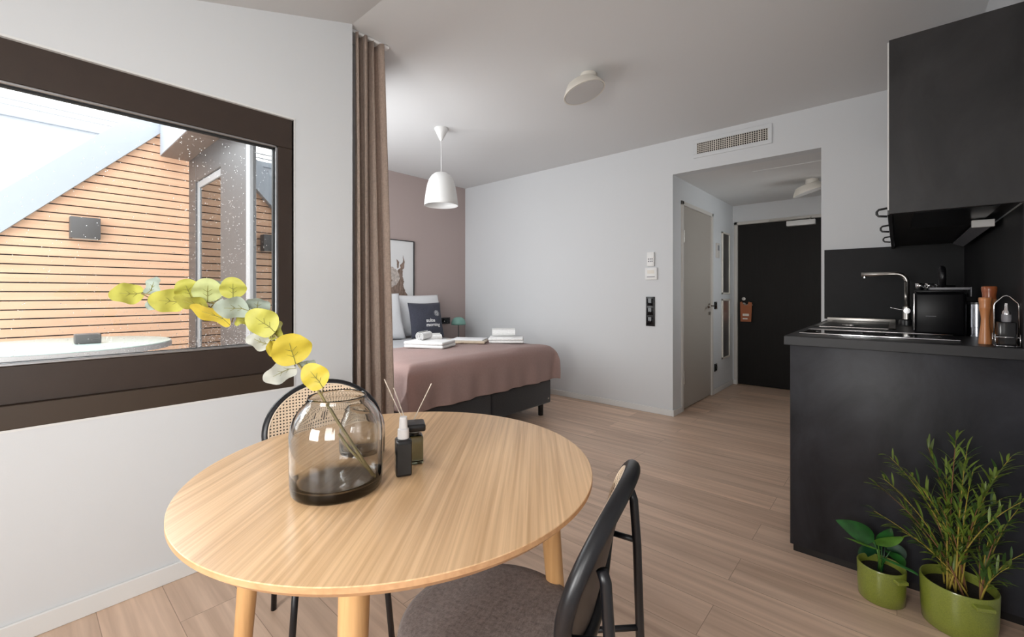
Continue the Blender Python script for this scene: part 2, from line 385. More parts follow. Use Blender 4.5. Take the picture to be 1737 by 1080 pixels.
# bedroom window wall
b = nb()
box(b, (-4.66, 1.25, 0), (-3.99, 1.36, H)); box(b, (-2.52, 1.19, 0), (-2.36, 1.36, H)); box(b, (-3.99, 1.25, 2.45), (-2.52, 1.36, H)); box(b, (-3.99, 1.25, 0), (-2.52, 1.36, .35))
struct('wall_bedroom', b, M['wall'])
b = nb(); box(b, (-4.66, 1.238, -.1), (-3.99, 1.249, 2.599)); struct('trim_3', b, M['exterior_frame'])
# hallway walls
b = nb()
Y0, Y1, ZD = 4.33, 5.22, 2.03
box(b, (XH0-.1, YB+.12, 0), (XH0, Y0, HH)); box(b, (XH0-.1, Y1, 0), (XH0, YD, HH)); box(b, (XH0-.1, Y0, ZD), (XH0, Y1, HH))
box(b, (XH0-.1, Y0, 0), (XH0-.06, Y1, ZD))
struct('wall_hallway_left', b, M['wall'])
b = nb(); box(b, (-.30, YB+.12, 0), (-.2, 4.6, HH)); box(b, (-.30, 5.5, 0), (-.2, YD, HH)); box(b, (-.30, 4.6, 0), (-.2, 5.5, 1.1)); box(b, (-.30, 4.6, 2.0), (-.2, 5.5, HH)); struct('wall_hallway_right', b, M['wall'])
b = nb()
for l_, h_ in (((4.6, 1.1), (5.5, 1.14)), ((4.6, 1.96), (5.5, 2.0)), ((4.6, 1.14), (4.64, 1.96)), ((5.46, 1.14), (5.5, 1.96))): box(b, (-.27, l_[0], l_[1]), (-.22, h_[0], h_[1]))
wn = struct('window_5', b, M['frame_grey']); bx('window_pane', (-.25, 4.64, 1.14), (-.245, 5.46, 1.96), M['pane'], wn)  # invented window, unseen, added with the hallway fill lamp
b = nb(); DX0, DX1, DZ = -1.534, -.60, 2.036
box(b, (XH0-.1, YD, 0), (DX0, YD+.15, HH)); box(b, (DX1, YD, 0), (-.2, YD+.15, HH)); box(b, (DX0, YD, DZ), (DX1, YD+.15, HH)); box(b, (DX0, YD+.1, 0), (DX1, YD+.15, DZ))
struct('wall_hallway_end', b, M['wall'])
# skirting boards
def skirt(name, segs):
    b = nb()
    for lo, hi in segs: box(b, lo, hi, .003, 1)
    struct(name, b, M['skirting'])
skirt('baseboard_left', [((XL, YS, 0), (XL+.014, YF, .07))])
skirt('baseboard_back', [((XA, YB-.014, 0), (XH0, YB, .06)), ((XH1, YB-.014, 0), (-.36, YB, .06))])
skirt('baseboard_hallway', [((XH0, YB-.014, 0), (XH0+.014, Y0-.04, .06)), ((XH0, Y1+.04, 0), (XH0+.014, YD, .06)), ((XH0, YD-.014, 0), (DX0-.0, YD, .06))])
skirt('baseboard_headboard', [((XA, 1.4, 0), (XA+.014, YB, .06))])
# ceiling hatch
b = nb(); box(b, (-1.0, 4.46, HH-.006), (-.45, 5.02, HH-.001), .002, 1)
struct('trim_1', b, M['ceiling'])

# ------------------------------------------------------------------ window_1
b = nb(); fx0, fx1 = XL-.09, XL-.012; g0, g1, gz0, gz1 = -.80, .818, .915, 1.855
box(b, (fx0, W0, gz1), (fx1, W1, WZ1), .003, 1); box(b, (fx0, g1, WZ0+.08), (fx1, W1, gz1), .003, 1)
box(b, (fx0, W0, WZ0+.08), (fx1, g0, gz1), .003, 1); box(b, (fx0, g0, WZ0+.08), (fx1, g1, gz0), .003, 1)
win = struct('window_1', b, M['brown'])
b = nb(); box(b, (fx0, W0, WZ0), (XL+.006, W1, WZ0+.08), .004, 2); struct('window_sill', b, M['brown2'], parent=win)
b = nb()
for lo, hi in (((g0, gz1-.010), (g1, gz1)), ((g0, gz0), (g1, gz0+.010)), ((g1-.010, gz0), (g1, gz1)), ((g0, gz0), (g0+.01, gz1))):
    box(b, (fx1-.012, lo[0], lo[1]), (fx1+.002, hi[0], hi[1]), .002, 1)
struct('glazing_bead', b, M['seal'], parent=win)
b = nb()
for lo, hi in (((g0, gz1-.016), (g1, gz1-.008)), ((g0, gz0+.008), (g1, gz0+.012)), ((g1-.015, gz0), (g1-.008, gz1))):
    box(b, (fx1-.03, lo[0], lo[1]), (fx1-.013, hi[0], hi[1]))
struct('gasket', b, M['rubber'], parent=win)
bx('window_pane', (fx1-.045, g0, gz0), (fx1-.040, g1, gz1), M['pane'], win)
b = nb()
for lo, hi in (((W0, WZ1-.002), (W1+.006, WZ1+.006)), ((W1, WZ0), (W1+.006, WZ1)), ((W0, WZ0-.008), (W1+.006, WZ0))):
    box(b, (XL-.02, lo[0], lo[1]), (XL+.003, hi[0], hi[1]))
struct('trim_2', b, M['skirting'])
# rain drops on the outside of the pane
b = nb(); rnd = random.Random(3)
def drop(y, z, r):
    t = bmesh.new(); bmesh.ops.create_icosphere(t, subdivisions=1, radius=r)
    merge(b, t, 0, Matrix.Translation((fx1-.046, y, z)) @ Matrix.Diagonal((.45, 1, 1.1, 1)))
for _ in range(2600):
    z = gz0+.008+(gz1-gz0-.03)*rnd.random()**2.4; y = rnd.uniform(-.12, g1-.025); 
    if rnd.random() < .45: y = rnd.uniform(.45, g1-.03)
    drop(y, z, rnd.uniform(.0007, .0017))
o = obj('rain_drops', b, M['drop'], win, smooth='all'); o['kind'] = 'stuff'; o['label'] = 'fine rain drops on the window glass'

# ------------------------------------------------------------------ doors
def lever(parent, loc, rz, m, length=.115, flip=1):
    b = nb(); lathe(b, [(0, 0), (.026, 0), (.026, .008), (0, .008)], 24, mtx=Matrix.Rotation(PI/2, 4, 'X'))
    tube(b, [(0, 0, 0), (0, -.045, 0), (flip*.012, -.055, 0), (flip*length, -.055, 0)], .009)
    return obj('door_handle', b, m, parent, smooth=True, loc=loc, rot=(0, 0, rz))
b = nb(); box(b, (DX0, YD+.03, .008), (DX1, YD+.075, DZ), .002, 1); d1 = struct('door_1', b, M['door_black'])
b = nb(); box(b, (DX0-.03, YD-.012, 0), (DX0+.008, YD+.03, DZ+.03), .003, 1); box(b, (DX1-.008, YD-.012, 0), (DX1+.03, YD+.03, DZ+.03), .003, 1)
box(b, (DX0-.03, YD-.012, DZ-.006), (DX1+.03, YD+.03, DZ+.03), .003, 1); struct('door_frame', b, M['frame_grey'], parent=d1)
lever(d1, (DX0+.075, YD+.03, 1.015), 0, M['steel'])
b = nb(); lathe(b, [(0, 0), (.02, 0), (.02, .01), (0, .012)], 20, mtx=Matrix.Translation((DX0+.075, YD+.03, 1.09)) @ Matrix.Rotation(PI/2, 4, 'X')); obj('lock_cylinder', b, M['steel'], d1, smooth=True)
b = nb(); box(b, (-.985, YD-.045, 1.955), (-.70, YD+.0295, 2.015), .006); dc = obj('door_closer', b, M['white'], d1, smooth=True)
b = nb(); box(b, (-1.17, YD-.03, 2.035), (-.74, YD-.012, 2.05), .002, 1); tube(b, [(-.75, YD-.03, 2.012), (-.75, YD-.03, 2.04)], .007); obj('closer_rail', b, M['steel'], dc)
# bathroom door in the hallway's left wall
b = nb(); box(b, (XH0-.045, Y0+.005, .012), (XH0-.003, Y1-.005, ZD-.004), .002, 1); d2 = struct('door_2', b, M['door_grey'])
b = nb()
for lo, hi in (((Y0-.035, 0), (Y0+.006, ZD+.035)), ((Y1-.006, 0), (Y1+.035, ZD+.035)), ((Y0-.035, ZD-.004), (Y1+.035, ZD+.035))):
    box(b, (XH0-.03, lo[0], lo[1]), (XH0+.014, hi[0], hi[1]), .003, 1)
struct('door_frame', b, M['frame_grey'], parent=d2)
for z in (.33, 1.72):
    b = nb(); tube(b, [(XH0+.012, Y0+.013, z-.06), (XH0+.012, Y0+.013, z+.06)], .009); obj('hinge', b, M['steel'], d2, smooth=True)
lever(d2, (XH0-.003, Y1-.085, 1.02), PI/2, M['steel'], flip=-1)
b = nb(); lathe(b, [(0, 0), (.02, 0), (.02, .014), (0, .016)], 20, mtx=Matrix.Translation((XH0-.003, Y1-.085, .935)) @ Matrix.Rotation(PI/2, 4, 'Y')); obj('lock_rose', b, M['steel'], d2, smooth=True)
# paper hanger on the entrance door handle
b = nb(); prism(b, [(-.045, -.24), (.075, -.24), (.085, .0), (.045, .01), (.035, -.03), (0, -.035), (-.02, -.01), (-.03, .012), (-.05, .005)], 0, .004, 'y')
box(b, (-.02, -.001, -.17), (.05, -.0002, -.14), mi=1); box(b, (-.02, -.001, -.21), (.035, -.0002, -.195), mi=1)
o = obj('door_hanger', b, [M['orange'], M['cream']], loc=(DX0+.10, YD-.045, 1.045)); tag(o, 'orange card hanger hung from the dark entrance door lever', 'door hanger')

# ------------------------------------------------------------------ hallway and back wall fittings
t = thing('wall_mirror', 'tall narrow framed mirror of two stacked panes beside hallway door', 'mirror', (XH0, 5.75, .37))
for z0, z1 in ((0, .72), (.78, 1.53)):
    bx('mirror_pane', (.006, -.13, z0+.02), (.012, .13, z1-.02), M['mirror'], t)
b = nb()
for z0, z1 in ((0, .72), (.78, 1.53)):
    for lo, hi in (((-.15, z0), (-.13, z1)), ((.13, z0), (.15, z1)), ((-.15, z0), (.15, z0+.02)), ((-.15, z1-.02), (.15, z1))):
        box(b, (.001, lo[0], lo[1]), (.018, hi[0], hi[1]), .002, 1)
obj('mirror_frame', b, M['cream'], t)
def plate(name, label, cat, loc, w_, h_, face, m, d=.012):
    """face 'x': on a wall facing +x; 'y': on a wall facing -y"""
    t = thing(name, label, cat, loc)
    if face == 'x': bx('cover_plate', (.0005, -w_/2, -h_/2), (d, w_/2, h_/2), m, t, .002)
    else: bx('cover_plate', (-w_/2, -d, -h_/2), (w_/2, -.0005, h_/2), m, t, .002)
    return t
t = plate('intercom', 'small grey intercom panel high between hallway door and mirror', 'intercom', (XH0, 5.42, 1.66), .09, .17, 'x', M['frame_grey'], .02)
bx('speaker_grille', (.0201, -.03, 0), (.022, .03, .06), M['greytray'], t)
t = plate('light_switch', 'black light switch beside the grey hallway door lever', 'light switch', (XH0, 5.36, 1.02), .08, .085, 'x', M['black']); bx('rocker', (.0121, -.028, -.028), (.016, .028, .028), M['blackg'], t, .001)
t = plate('power_socket', 'black power socket low on hallway wall under the mirror', 'socket', (XH0, 5.36, .30), .08, .085, 'x', M['black'])
b = nb(); lathe(b, [(.028, 0), (.022, .0), (.022, -.004), (.03, .003)], 20, mtx=Matrix.Translation((.0125, 0, 0)) @ Matrix.Rotation(PI/2, 4, 'Y')); obj('socket_well', b, M['blackg'], t)
t = plate('climate_remote', 'white handheld remote in holder, above the square thermostat', 'remote control', (-1.794, YB, 1.49), .07, .135, 'y', M['white'], .022)
for i in range(3):
    for j in range(2): bx('button', (-.024+i*.018, -.0245, -.005-j*.022), (-.012+i*.018, -.0221, .007-j*.022), M['greytray'], t)
t = plate('thermostat', 'white square thermostat on wall, directly under the remote', 'thermostat', (-1.79, YB, 1.35), .118, .115, 'y', M['white'], .02)
bx('display', (-.035, -.0212, .0), (.035, -.0201, .035), M['cream'], t); bx('vent_slot', (-.04, -.0212, -.035), (.04, -.0201, -.028), M['greytray'], t)
t = plate('switch_panel', 'tall black triple switch panel on wall by the hallway opening', 'switch panel', (-1.80, YB, .983), .088, .285, 'y', M['black'], .012)
for k in range(3):
    bx('rocker', (-.03, -.0145, -.125+k*.09), (.03, -.0121, -.055+k*.09), M['blackg'], t, .001)
bx('indicator_light', (-.0015, -.0155, -.098), (.0015, -.0146, -.088), M['white'], t)
# air grille
t = thing('air_grille', 'white rectangular ventilation grille on wall above hallway opening', 'vent', (-1.077, YB, 2.385))
b = nb(); wv, hv = .313, .165
for lo, hi in (((-wv, 0), (wv, .035)), ((-wv, hv-.035), (wv, hv)), ((-wv, .035), (-wv+.03, hv-.035)), ((wv-.03, .035), (wv, hv-.035))):
    box(b, (lo[0], -.012, lo[1]), (hi[0], -.0005, hi[1]), .002, 1)
obj('grille_frame', b, M['wall'], t)
bx('grille_backing', (-wv+.03, -.002, .035), (wv-.03, -.0006, hv-.035), M['dark_gap'], t)
b = nb()
for k in range(33): x = -wv+.03+(2*wv-.06)*k/32; box(b, (x-.0026, -.010, .035), (x+.0026, -.0055, hv-.035))
obj('vertical_fins', b, M['cream'], t)
b = nb()
for k in range(1, 6): z = .035+(hv-.07)*k/6; box(b, (-wv+.03, -.0085, z-.002), (wv-.03, -.005, z+.002))
obj('horizontal_fins', b, M['cream'], t)

# ------------------------------------------------------------------ ceiling lamps
def disc_lamp(name, label, loc, rz):
    t = thing(name, label, 'ceiling lamp', loc, rz)
    b = nb(); lathe(b, [(0, 0), (.052, 0), (.054, -.004), (.054, -.042), (.050, -.048), (0, -.048)], 40); obj('canopy', b, M['cream'], t, smooth=True)
    b = nb(); lathe(b, [(0, 0), (.008, 0), (.008, .006), (0, .006)], 16, mtx=Matrix.Translation((0, -.054, -.022)) @ Matrix.Rotation(PI/2, 4, 'X')); obj('screw', b, M['steel'], t)
    R = Matrix.Translation((.035, 0, -.098)) @ Euler((math.radians(6), math.radians(16), 0)).to_matrix().to_4x4()
    b = nb(); lathe(b, [(0, .045), (.085, .045), (.10, .040), (.128, .0), (.140, -.022), (.140, -.028), (.131, -.028), (.129, -.022), (0, -.022)], 64, mtx=R); sh = obj('lamp_shade', b, M['cream'], t, smooth=30)
    b = nb(); lathe(b, [(0, -.0225), (.129, -.0225), (.128, -.0285), (0, -.031)], 64, mtx=R); obj('diffuser', b, M['diffuser'], t, smooth=True)
    b = nb(); tube(b, [(.012, 0, -.045), (.028, 0, -.07)], .016); obj('joint', b, M['cream'], t, smooth=True)
    return t
disc_lamp('ceiling_lamp', 'cream tilted disc lamp on the main room ceiling', (-1.523, 2.49, H), math.radians(222))
disc_lamp('ceiling_lamp', 'cream disc lamp on the lower hallway ceiling before the dark door', (-.625, 5.16, HH), math.radians(222))
t = thing('pendant_lamp', 'white bell-shaped pendant lamp hanging over the bed', 'pendant lamp', (-2.99, 2.455, 1.925))
b = nb(); lathe(b, [(0, .675), (.058, .675), (.06, .665), (.012, .57), (.006, .563), (0, .563)], 40); obj('canopy', b, M['white'], t, smooth=True)
b = nb(); tube(b, [(0, 0, .57), (0, 0, .285)], .003, 8); obj('cable', b, M['white'], t)
b = nb(); prof = [(0, .295), (.02, .294), (.05, .285), (.082, .262), (.106, .225), (.122, .175), (.134, .11), (.143, .04), (.147, 0), (.144, 0), (.139, .04), (.130, .11), (.118, .174), (.102, .222), (.078, .257), (.048, .279), (0, .288)]
lathe(b, prof, 64); obj('lamp_shade', b, M['white'], t, smooth='all')
b = nb(); lathe(b, [(0, .12), (.015, .123), (.028, .14), (.03, .165), (.018, .2), (.016, .25), (0, .285)], 24); obj('bulb', b, M['diffuser'], t, smooth='all')

# ------------------------------------------------------------------ curtain
b = nb()
def cur(s, v):
    z = 2.585-v*2.565
    y0 = 1.222; y1 = 1.395+.055*min(1, v*1.3)
    a = (.036+.018*v)
    x = -2.243+a*math.sin(2*PI*(3.3*s)+.8+.25*math.sin(3*v))+.01*math.sin(7*s+3*v)
    y = y0+(y1-y0)*s+.012*math.sin(2*PI*8.6*s+v)*(.4+.6*v)
    return Vector((x, y, z))
grid(b, cur, 150, 40)
geo = bmesh.ops.solidify(b, geom=b.faces[:], thickness=.003)
o = obj('curtain', b, M['curtain'], smooth='all'); tag(o, 'taupe floor-length curtain gathered at the end of the window wall', 'curtain')
b = nb(); box(b, (-2.26, 1.20, H-.016), (-2.225, 1.44, H-.001), .002, 1); tag(obj('curtain_rail', b, M['white']), 'slim white curtain rail on the ceiling above the taupe curtain', 'curtain rail')

# ------------------------------------------------------------------ bed and bedding
t = thing('bed', 'charcoal upholstered box-spring double bed against the mauve wall', 'bed', (-3.45, 2.58, 0))
BX0, BX1, BY0, BY1 = -1.0, .955, -.81, .82
for y0, y1 in ((BY0, -.003), (.003, BY1)):
    b = nb(); box(b, (BX0, y0, .11), (BX1, y1, .335), .018, 3); obj('box_spring', b, M['base'], t, smooth=True)
b = nb(); box(b, (BX0, BY0+.01, .336), (BX1-.01, BY1-.01, .60), .04, 3); obj('mattress', b, M['linen'], t, smooth=True)
for x in (BX0+.08, BX1-.05):
    for y in (BY0+.08, 0, BY1-.10):
        b = nb(); lathe(b, [(0, 0), (.021, 0), (.024, .004), (.026, .1095), (0, .1095)], 20, c=(x, y, 0)); obj('leg', b, M['black'], t, smooth=True)
bx('brand_tag', (BX1+.0005, .765, .15), (BX1+.002, .785, .165), M['steel'], t)
def drape(x0, x1, y0, y1, zt, drop, r, wr, seed, foot=True, nu=110, nv=150):
    """cloth lying on a box: param rect grows past edges and falls down"""
    rn = random.Random(seed); ph = [rn.uniform(0, 6) for _ in range(12)]
    def hang(d):
        if d <= 0: return 0, 0
        q = r*PI/2
        if d < q: return r*math.sin(d/r), r*(1-math.cos(d/r))
        return r, r+d-q
    def f(u, v):
        Lx = (x1-x0)+(drop if foot else 0); px_ = x0+u*Lx
        py_ = y0-drop+v*(y1-y0+2*drop)
        dx = px_-(x1-r); dy = (y0+r)-py_; dy2 = py_-(y1-r)
        ox, zx = hang(dx if foot else -1); oy, zy = hang(dy); oy2, zy2 = hang(dy2)
        x = min(px_, x1-r if foot else x1)+ox; y = max(min(py_, y1-r), y0+r)-oy+oy2
        zz = max(zx, zy, zy2); side = max(zy, zy2)
        m = min(zx, side)
        if m > 0:   # corner ear
            k = min(1, m/.2); x += .05*k*math.sin(3*k); y += (-.06 if dy > 0 else .05)*k
        wob = wr*(math.sin(9*px_+ph[0]+2*math.sin(5*py_+ph[1]))*.5+math.sin(17*py_+6*px_+ph[2])*.3+math.sin(31*px_-11*py_+ph[3])*.2)
        if zz > r*.8:
            h = min(1, (zz-r*.8)/.2)
            if zx >= side: x += h*(.014*math.sin(13*py_+ph[4])+.009*math.sin(31*py_+ph[5]))
            else: y -= (1 if dy > 0 else -1)*h*(.014*math.sin(12*px_+ph[6])+.009*math.sin(29*px_+ph[7]))
        crown = .022*max(0, 1-((py_-(y0+y1)/2)/((y1-y0)/2))**2)
        return Vector((x, y, zt+crown*(1 if zz < r else 0.0 if zz > 2*r else (2*r-zz)/r*0+0)+wob*(1 if zz < .02 else .3)-zz))
    b = nb(); grid(b, f, nu, nv)
    bmesh.ops.solidify(b, geom=b.faces[:], thickness=.012)
    return b
b = drape(-4.42, -3.16, 1.775, 3.395, .635, .22, .05, .004, 3, foot=False, nu=60)
o = obj('duvet', b, M['linen'], smooth='all'); tag(o, 'white duvet spread on the bed towards the pillows', 'duvet')
b = drape(-3.34, -2.468, 1.745, 3.425, .658, .285, .075, .006, 5)
o = obj('bedspread', b, M['pink'], smooth='all'); tag(o, 'dusty pink bedspread draped over the foot of the bed', 'bedspread')
def cushion_pt(u, v, w_, h_, th, s):
    e = (max(0, (1-u*u)*(1-v*v)))**.42
    x = w_/2*u*(1-.045*math.cos(PI*v/2)); z = h_/2*v*(1-.045*math.cos(PI*u/2))
    return Vector((x, s*(th/2*e+.004*math.sin(7*u+3)*math.sin(6*v+1)*e), z))
def cushion(w_, h_, th, n=26):
    b = nb()
    for s in (-1, 1):
        grid(b, lambda a, c: cushion_pt(2*a-1, 2*c-1, w_, h_, th, s), n, n)
    bmesh.ops.remove_doubles(b, verts=b.verts[:], dist=.0005); bmesh.ops.recalc_face_normals(b, faces=b.faces[:])
    return b
def place(o, p, rz, lean):   # stands on its edge, front (-Y local) turned to rz, leaning back
    o.rotation_euler = Euler((-lean, 0, rz)); o.location = p
# front normal should face +x: local -Y -> +X  => rz = 90deg
o = obj('pillow', cushion(.72, .50, .20), M['linen'], smooth='all'); place(o, (-4.27, 3.14, .90), math.radians(90), math.radians(14)); tag(o, 'white pillow leaning on the wall behind the navy cushion', 'pillow')
o = obj('pillow', cushion(.68, .52, .18), M['linen'], smooth='all'); place(o, (-4.13, 2.49, .91), math.radians(88), math.radians(16)); tag(o, 'white pillow nearest the curtain, under the framed print', 'pillow')
cs = thing('scatter_cushion', 'navy square cushion with white lettering propped on the pillows', 'cushion', (-4.03, 3.09, .855))
cs.rotation_euler = Euler((-math.radians(15), 0, math.radians(80)))
obj('cushion_body', cushion(.41, .41, .13), M['navy'], cs, smooth='all')
def on_cushion(x, z, off=.0015):
    u = max(-.99, min(.99, x/.205/(1-.045))); v = max(-.99, min(.99, z/.205/(1-.045)))
    e = (max(0, (1-u*u)*(1-v*v)))**.42
    return Vector((x, -(.065*e+.004*math.sin(7*u+3)*math.sin(6*v+1)*e)-off, z))
def lettering(txt, x, z, size, parent, right=False):
    cu = bpy.data.curves.new('lettering', 'FONT'); cu.body = txt; cu.size = size; cu.offset = .0012; cu.resolution_u = 3
    tmp = bpy.data.objects.new('tmp', cu); COL.objects.link(tmp); bpy.context.view_layer.update()
    me = bpy.data.meshes.new_from_object(tmp.evaluated_get(bpy.context.evaluated_depsgraph_get()))
    bpy.data.objects.remove(tmp); bpy.data.curves.remove(cu)
    bm = nb(); bm.from_mesh(me); bpy.data.meshes.remove(me)
    bmesh.ops.triangulate(bm, faces=bm.faces[:])
    for _ in range(2): bmesh.ops.subdivide_edges(bm, edges=[e for e in bm.edges if e.calc_length() > .012], cuts=1)
    for v_ in bm.verts: v_.co = on_cushion(x+v_.co.x, z+v_.co.y, .004)
    bmesh.ops.recalc_face_normals(bm, faces=bm.faces[:])
    return obj('lettering', bm, M['print'], parent)
lettering('suite', -.036, -.036, .060, cs); lettering('morning', -.036, -.084, .052, cs)
b = nb()
for k in range(16):
    a = 2*PI*k/16; c = (.115, .065)
    p = [on_cushion(c[0]+r_*math.cos(a), c[1]+r_*math.sin(a), .002) for r_ in (.008, .022, .034)]
    tube(b, p, .0012, 5)
    t2 = bmesh.new(); bmesh.ops.create_icosphere(t2, subdivisions=1, radius=.0022); merge(b, t2, 0, Matrix.Translation(p[-1]))
obj('star_emblem', b, M['print'], cs)
# towels
def folded(w_, d_, layers, hl, bev=.012):
    b = nb()
    for k in range(layers):
        j = random.uniform(-.004, .004)
        box(b, (-w_/2+j, -d_/2+j, k*hl), (w_/2+j, d_/2+j, (k+1)*hl-.0005), min(bev, hl*.46), 3)
    return b
def roll(length, r):
    b = nb(); n = 90; turns = 3.2; pr = []
    for i in range(n+1):
        a = 2*PI*turns*i/n; rr = .006+(r-.006)*(i/n); pr.append((rr*math.cos(a), rr*math.sin(a)))
    th = (r-.006)/turns*.38; inn = [((max(.001, math.hypot(*p)-th))/math.hypot(*p)*p[0], (max(.001, math.hypot(*p)-th))/math.hypot(*p)*p[1]) for p in pr]
    loop = pr+inn[::-1]; m_ = len(pr)
    A = [b.verts.new((-length/2, y, z+r)) for y, z in loop]; B = [b.verts.new((length/2, y, z+r)) for y, z in loop]; N_ = len(loop)
    for i in range(N_): b.faces.new((A[i], A[(i+1) % N_], B[(i+1) % N_], B[i]))
    for V in (A, B):
        for i in range(m_-1): b.faces.new((V[i], V[i+1], V[N_-2-i], V[N_-1-i]))
    bmesh.ops.recalc_face_normals(b, faces=b.faces[:]); return b
TZ = .690
def towel(bm, name, loc, rz, label, cat='towel'):
    o = obj(name, bm, M['towel'], smooth=True, loc=loc, rot=(0, 0, rz)); return tag(o, label, cat)
towel(folded(.38, .27, 2, .028, .013), 'folded_towel', (-3.12, 2.44, TZ-.006), math.radians(24), 'folded white bath towel on the bedspread, nearer the curtain')
towel(roll(.20, .042), 'rolled_towel', (-3.22, 2.45, TZ+.044), math.radians(118), 'rolled white towel with spiral end facing out, nearer the curtain')
towel(roll(.17, .045), 'rolled_towel', (-3.42, 2.70, TZ-.012), math.radians(70), 'rolled white towel lying behind the spiral-ended roll')
towel(folded(.34, .25, 2, .026, .012), 'folded_towel', (-2.92, 3.23, TZ-.016), math.radians(40), 'folded white bath towel on the bedspread, by the long wall')
towel(roll(.23, .041), 'rolled_towel', (-2.96, 3.23, TZ+.038), math.radians(45), 'rolled white towel topping the stack by the long wall')
b = folded(.42, .27, 1, .022); o = obj('linen_bag', b, M['jute'], smooth=True, loc=(-3.15, 2.88, TZ-.006), rot=(0, 0, math.radians(38))); tag(o, 'flat tan linen bag lying between the two towel stacks', 'bag')
b = nb(); tube(b, [(-3.28, 2.76, TZ+.008), (-3.22, 2.70, TZ+.002), (-3.12, 2.72, TZ+.0), (-3.06, 2.77, TZ+.008)], .006); 
o.select_set(False); hb = obj('bag_strap', b, M['twig'].copy() if False else M['jute'])
hb.parent = o; hb.matrix_parent_inverse = (Matrix.Translation(o.location) @ Matrix.Rotation(math.radians(38), 4, 'Z')).inverted()
b = folded(.32, .22, 1, .012); o = obj('folded_cloth', b, M['linen'], smooth=True, loc=(-3.15, 2.94, TZ+.015), rot=(0, 0, math.radians(32))); tag(o, 'thin white folded cloth on top of the tan linen bag', 'cloth')
# nightstand and lamp
t = thing('nightstand', 'small dark nightstand in the corner beside the bed', 'nightstand', (-4.24, 3.77, 0))
b = nb(); box(b, (-.18, -.2, .44), (.18, .2, .47), .004); obj('top', b, M['nite'], t)
for x in (-.15, .15):
    for y in (-.17, .17): bx('leg', (x-.015, y-.015, 0), (x+.015, y+.015, .4395), M['nite'], t)
bx('drawer', (-.17, -.19, .30), (.17, .19, .4393), M['nite'], t)
t = thing('table_lamp', 'turquoise mushroom table lamp on the nightstand', 'table lamp', (-4.25, 3.775, .4705))
b = nb(); lathe(b, [(0, 0), (.06, 0), (.06, .012), (.012, .018), (0, .018)], 32); obj('base', b, M['teal'], t, smooth=True)
b = nb(); tube(b, [(0, 0, .018), (0, 0, .28)], .008); obj('stem', b, M['teal_s'], t, smooth=True)
b = nb(); lathe(b, [(0, .385), (.03, .383), (.06, .370), (.082, .345), (.092, .31), (.094, .285), (.091, .285), (.088, .31), (.078, .34), (.056, .364), (0, .376)], 48); obj('lamp_shade', b, M['teal'], t, smooth='all')
t = thing('wall_socket', 'black double socket on mauve wall beside the turquoise lamp', 'socket', (XA, 3.72, .80))
bx('cover_plate', (.0005, -.085, -.042), (.012, .085, .042), M['black'], t, .002)
for y in (-.042, .042):
    b = nb(); lathe(b, [(.030, 0), (.022, .0), (.022, -.004), (.03, .003)], 20, mtx=Matrix.Translation((.0125, y, 0)) @ Matrix.Rotation(PI/2, 4, 'Y')); obj('socket_well', b, M['blackg'], t)
# framed print
t = thing('framed_print', 'thin black framed print of a shaggy brown animal on mauve wall', 'picture', (XA, 2.965, 1.095))
b = nb(); pw, ph_ = .26, .70
for lo, hi in (((-pw, 0), (-pw+.008, ph_)), ((pw-.008, 0), (pw, ph_)), ((-pw, 0), (pw, .008)), ((-pw, ph_-.008), (pw, ph_))): box(b, (.001, lo[0], lo[1]), (.022, hi[0], hi[1]))
obj('frame', b, M['black'], t); bx('print_sheet', (.002, -pw+.008, .008), (.008, pw-.008, ph_-.008), M['paper'], t)
rn = random.Random(5)
def blob(pts, jag=.006):
    out = []
    for i, p in enumerate(pts):
        q = pts[(i+1) % len(pts)]
        for k in range(5):
            f = k/5; out.append((p[0]+(q[0]-p[0])*f+rn.uniform(-jag, jag), p[1]+(q[1]-p[1])*f+rn.uniform(-jag, jag)))
    return out
def clampy(ps): return [(max(-pw+.01, min(pw-.01, a)), max(.01, c)) for a, c in ps]
b = nb(); prism(b, clampy(blob([(-.22, .01), (.185, .01), (.165, .05), (.13, .10), (.105, .16), (.12, .20), (.10, .25), (.105, .33), (.07, .36), (.03, .34), (.0, .28), (-.05, .22), (-.12, .20), (-.18, .14)])), .0082, .0088); obj('fur', b, M['fur'], t)
b = nb(); prism(b, clampy(blob([(-.16, .16), (-.06, .13), (.02, .17), (.06, .24), (.03, .33), (-.05, .38), (-.13, .34), (-.18, .26)])), .0089, .0094); obj('face', b, M['fur2'], t)
for pl in ([(.075, .34), (.115, .36), (.125, .44), (.105, .52), (.10, .44), (.06, .40)], [(.02, .36), (.04, .37), (.05, .44), (.01, .47), (.02, .42)], [(-.16, .36), (-.13, .37), (-.14, .46), (-.19, .50), (-.17, .43)]):
    b = nb(); prism(b, clampy(blob(pl, .003)), .0095, .0099); obj('ear', b, M['fur'], t)
b = nb(); c = (-.06, .215); prism(b, blob([(c[0]-.02, c[1]), (c[0], c[1]-.013), (c[0]+.02, c[1]), (c[0], c[1]+.016)], .001), .0096, .0102); obj('nose', b, M['fur'], t)

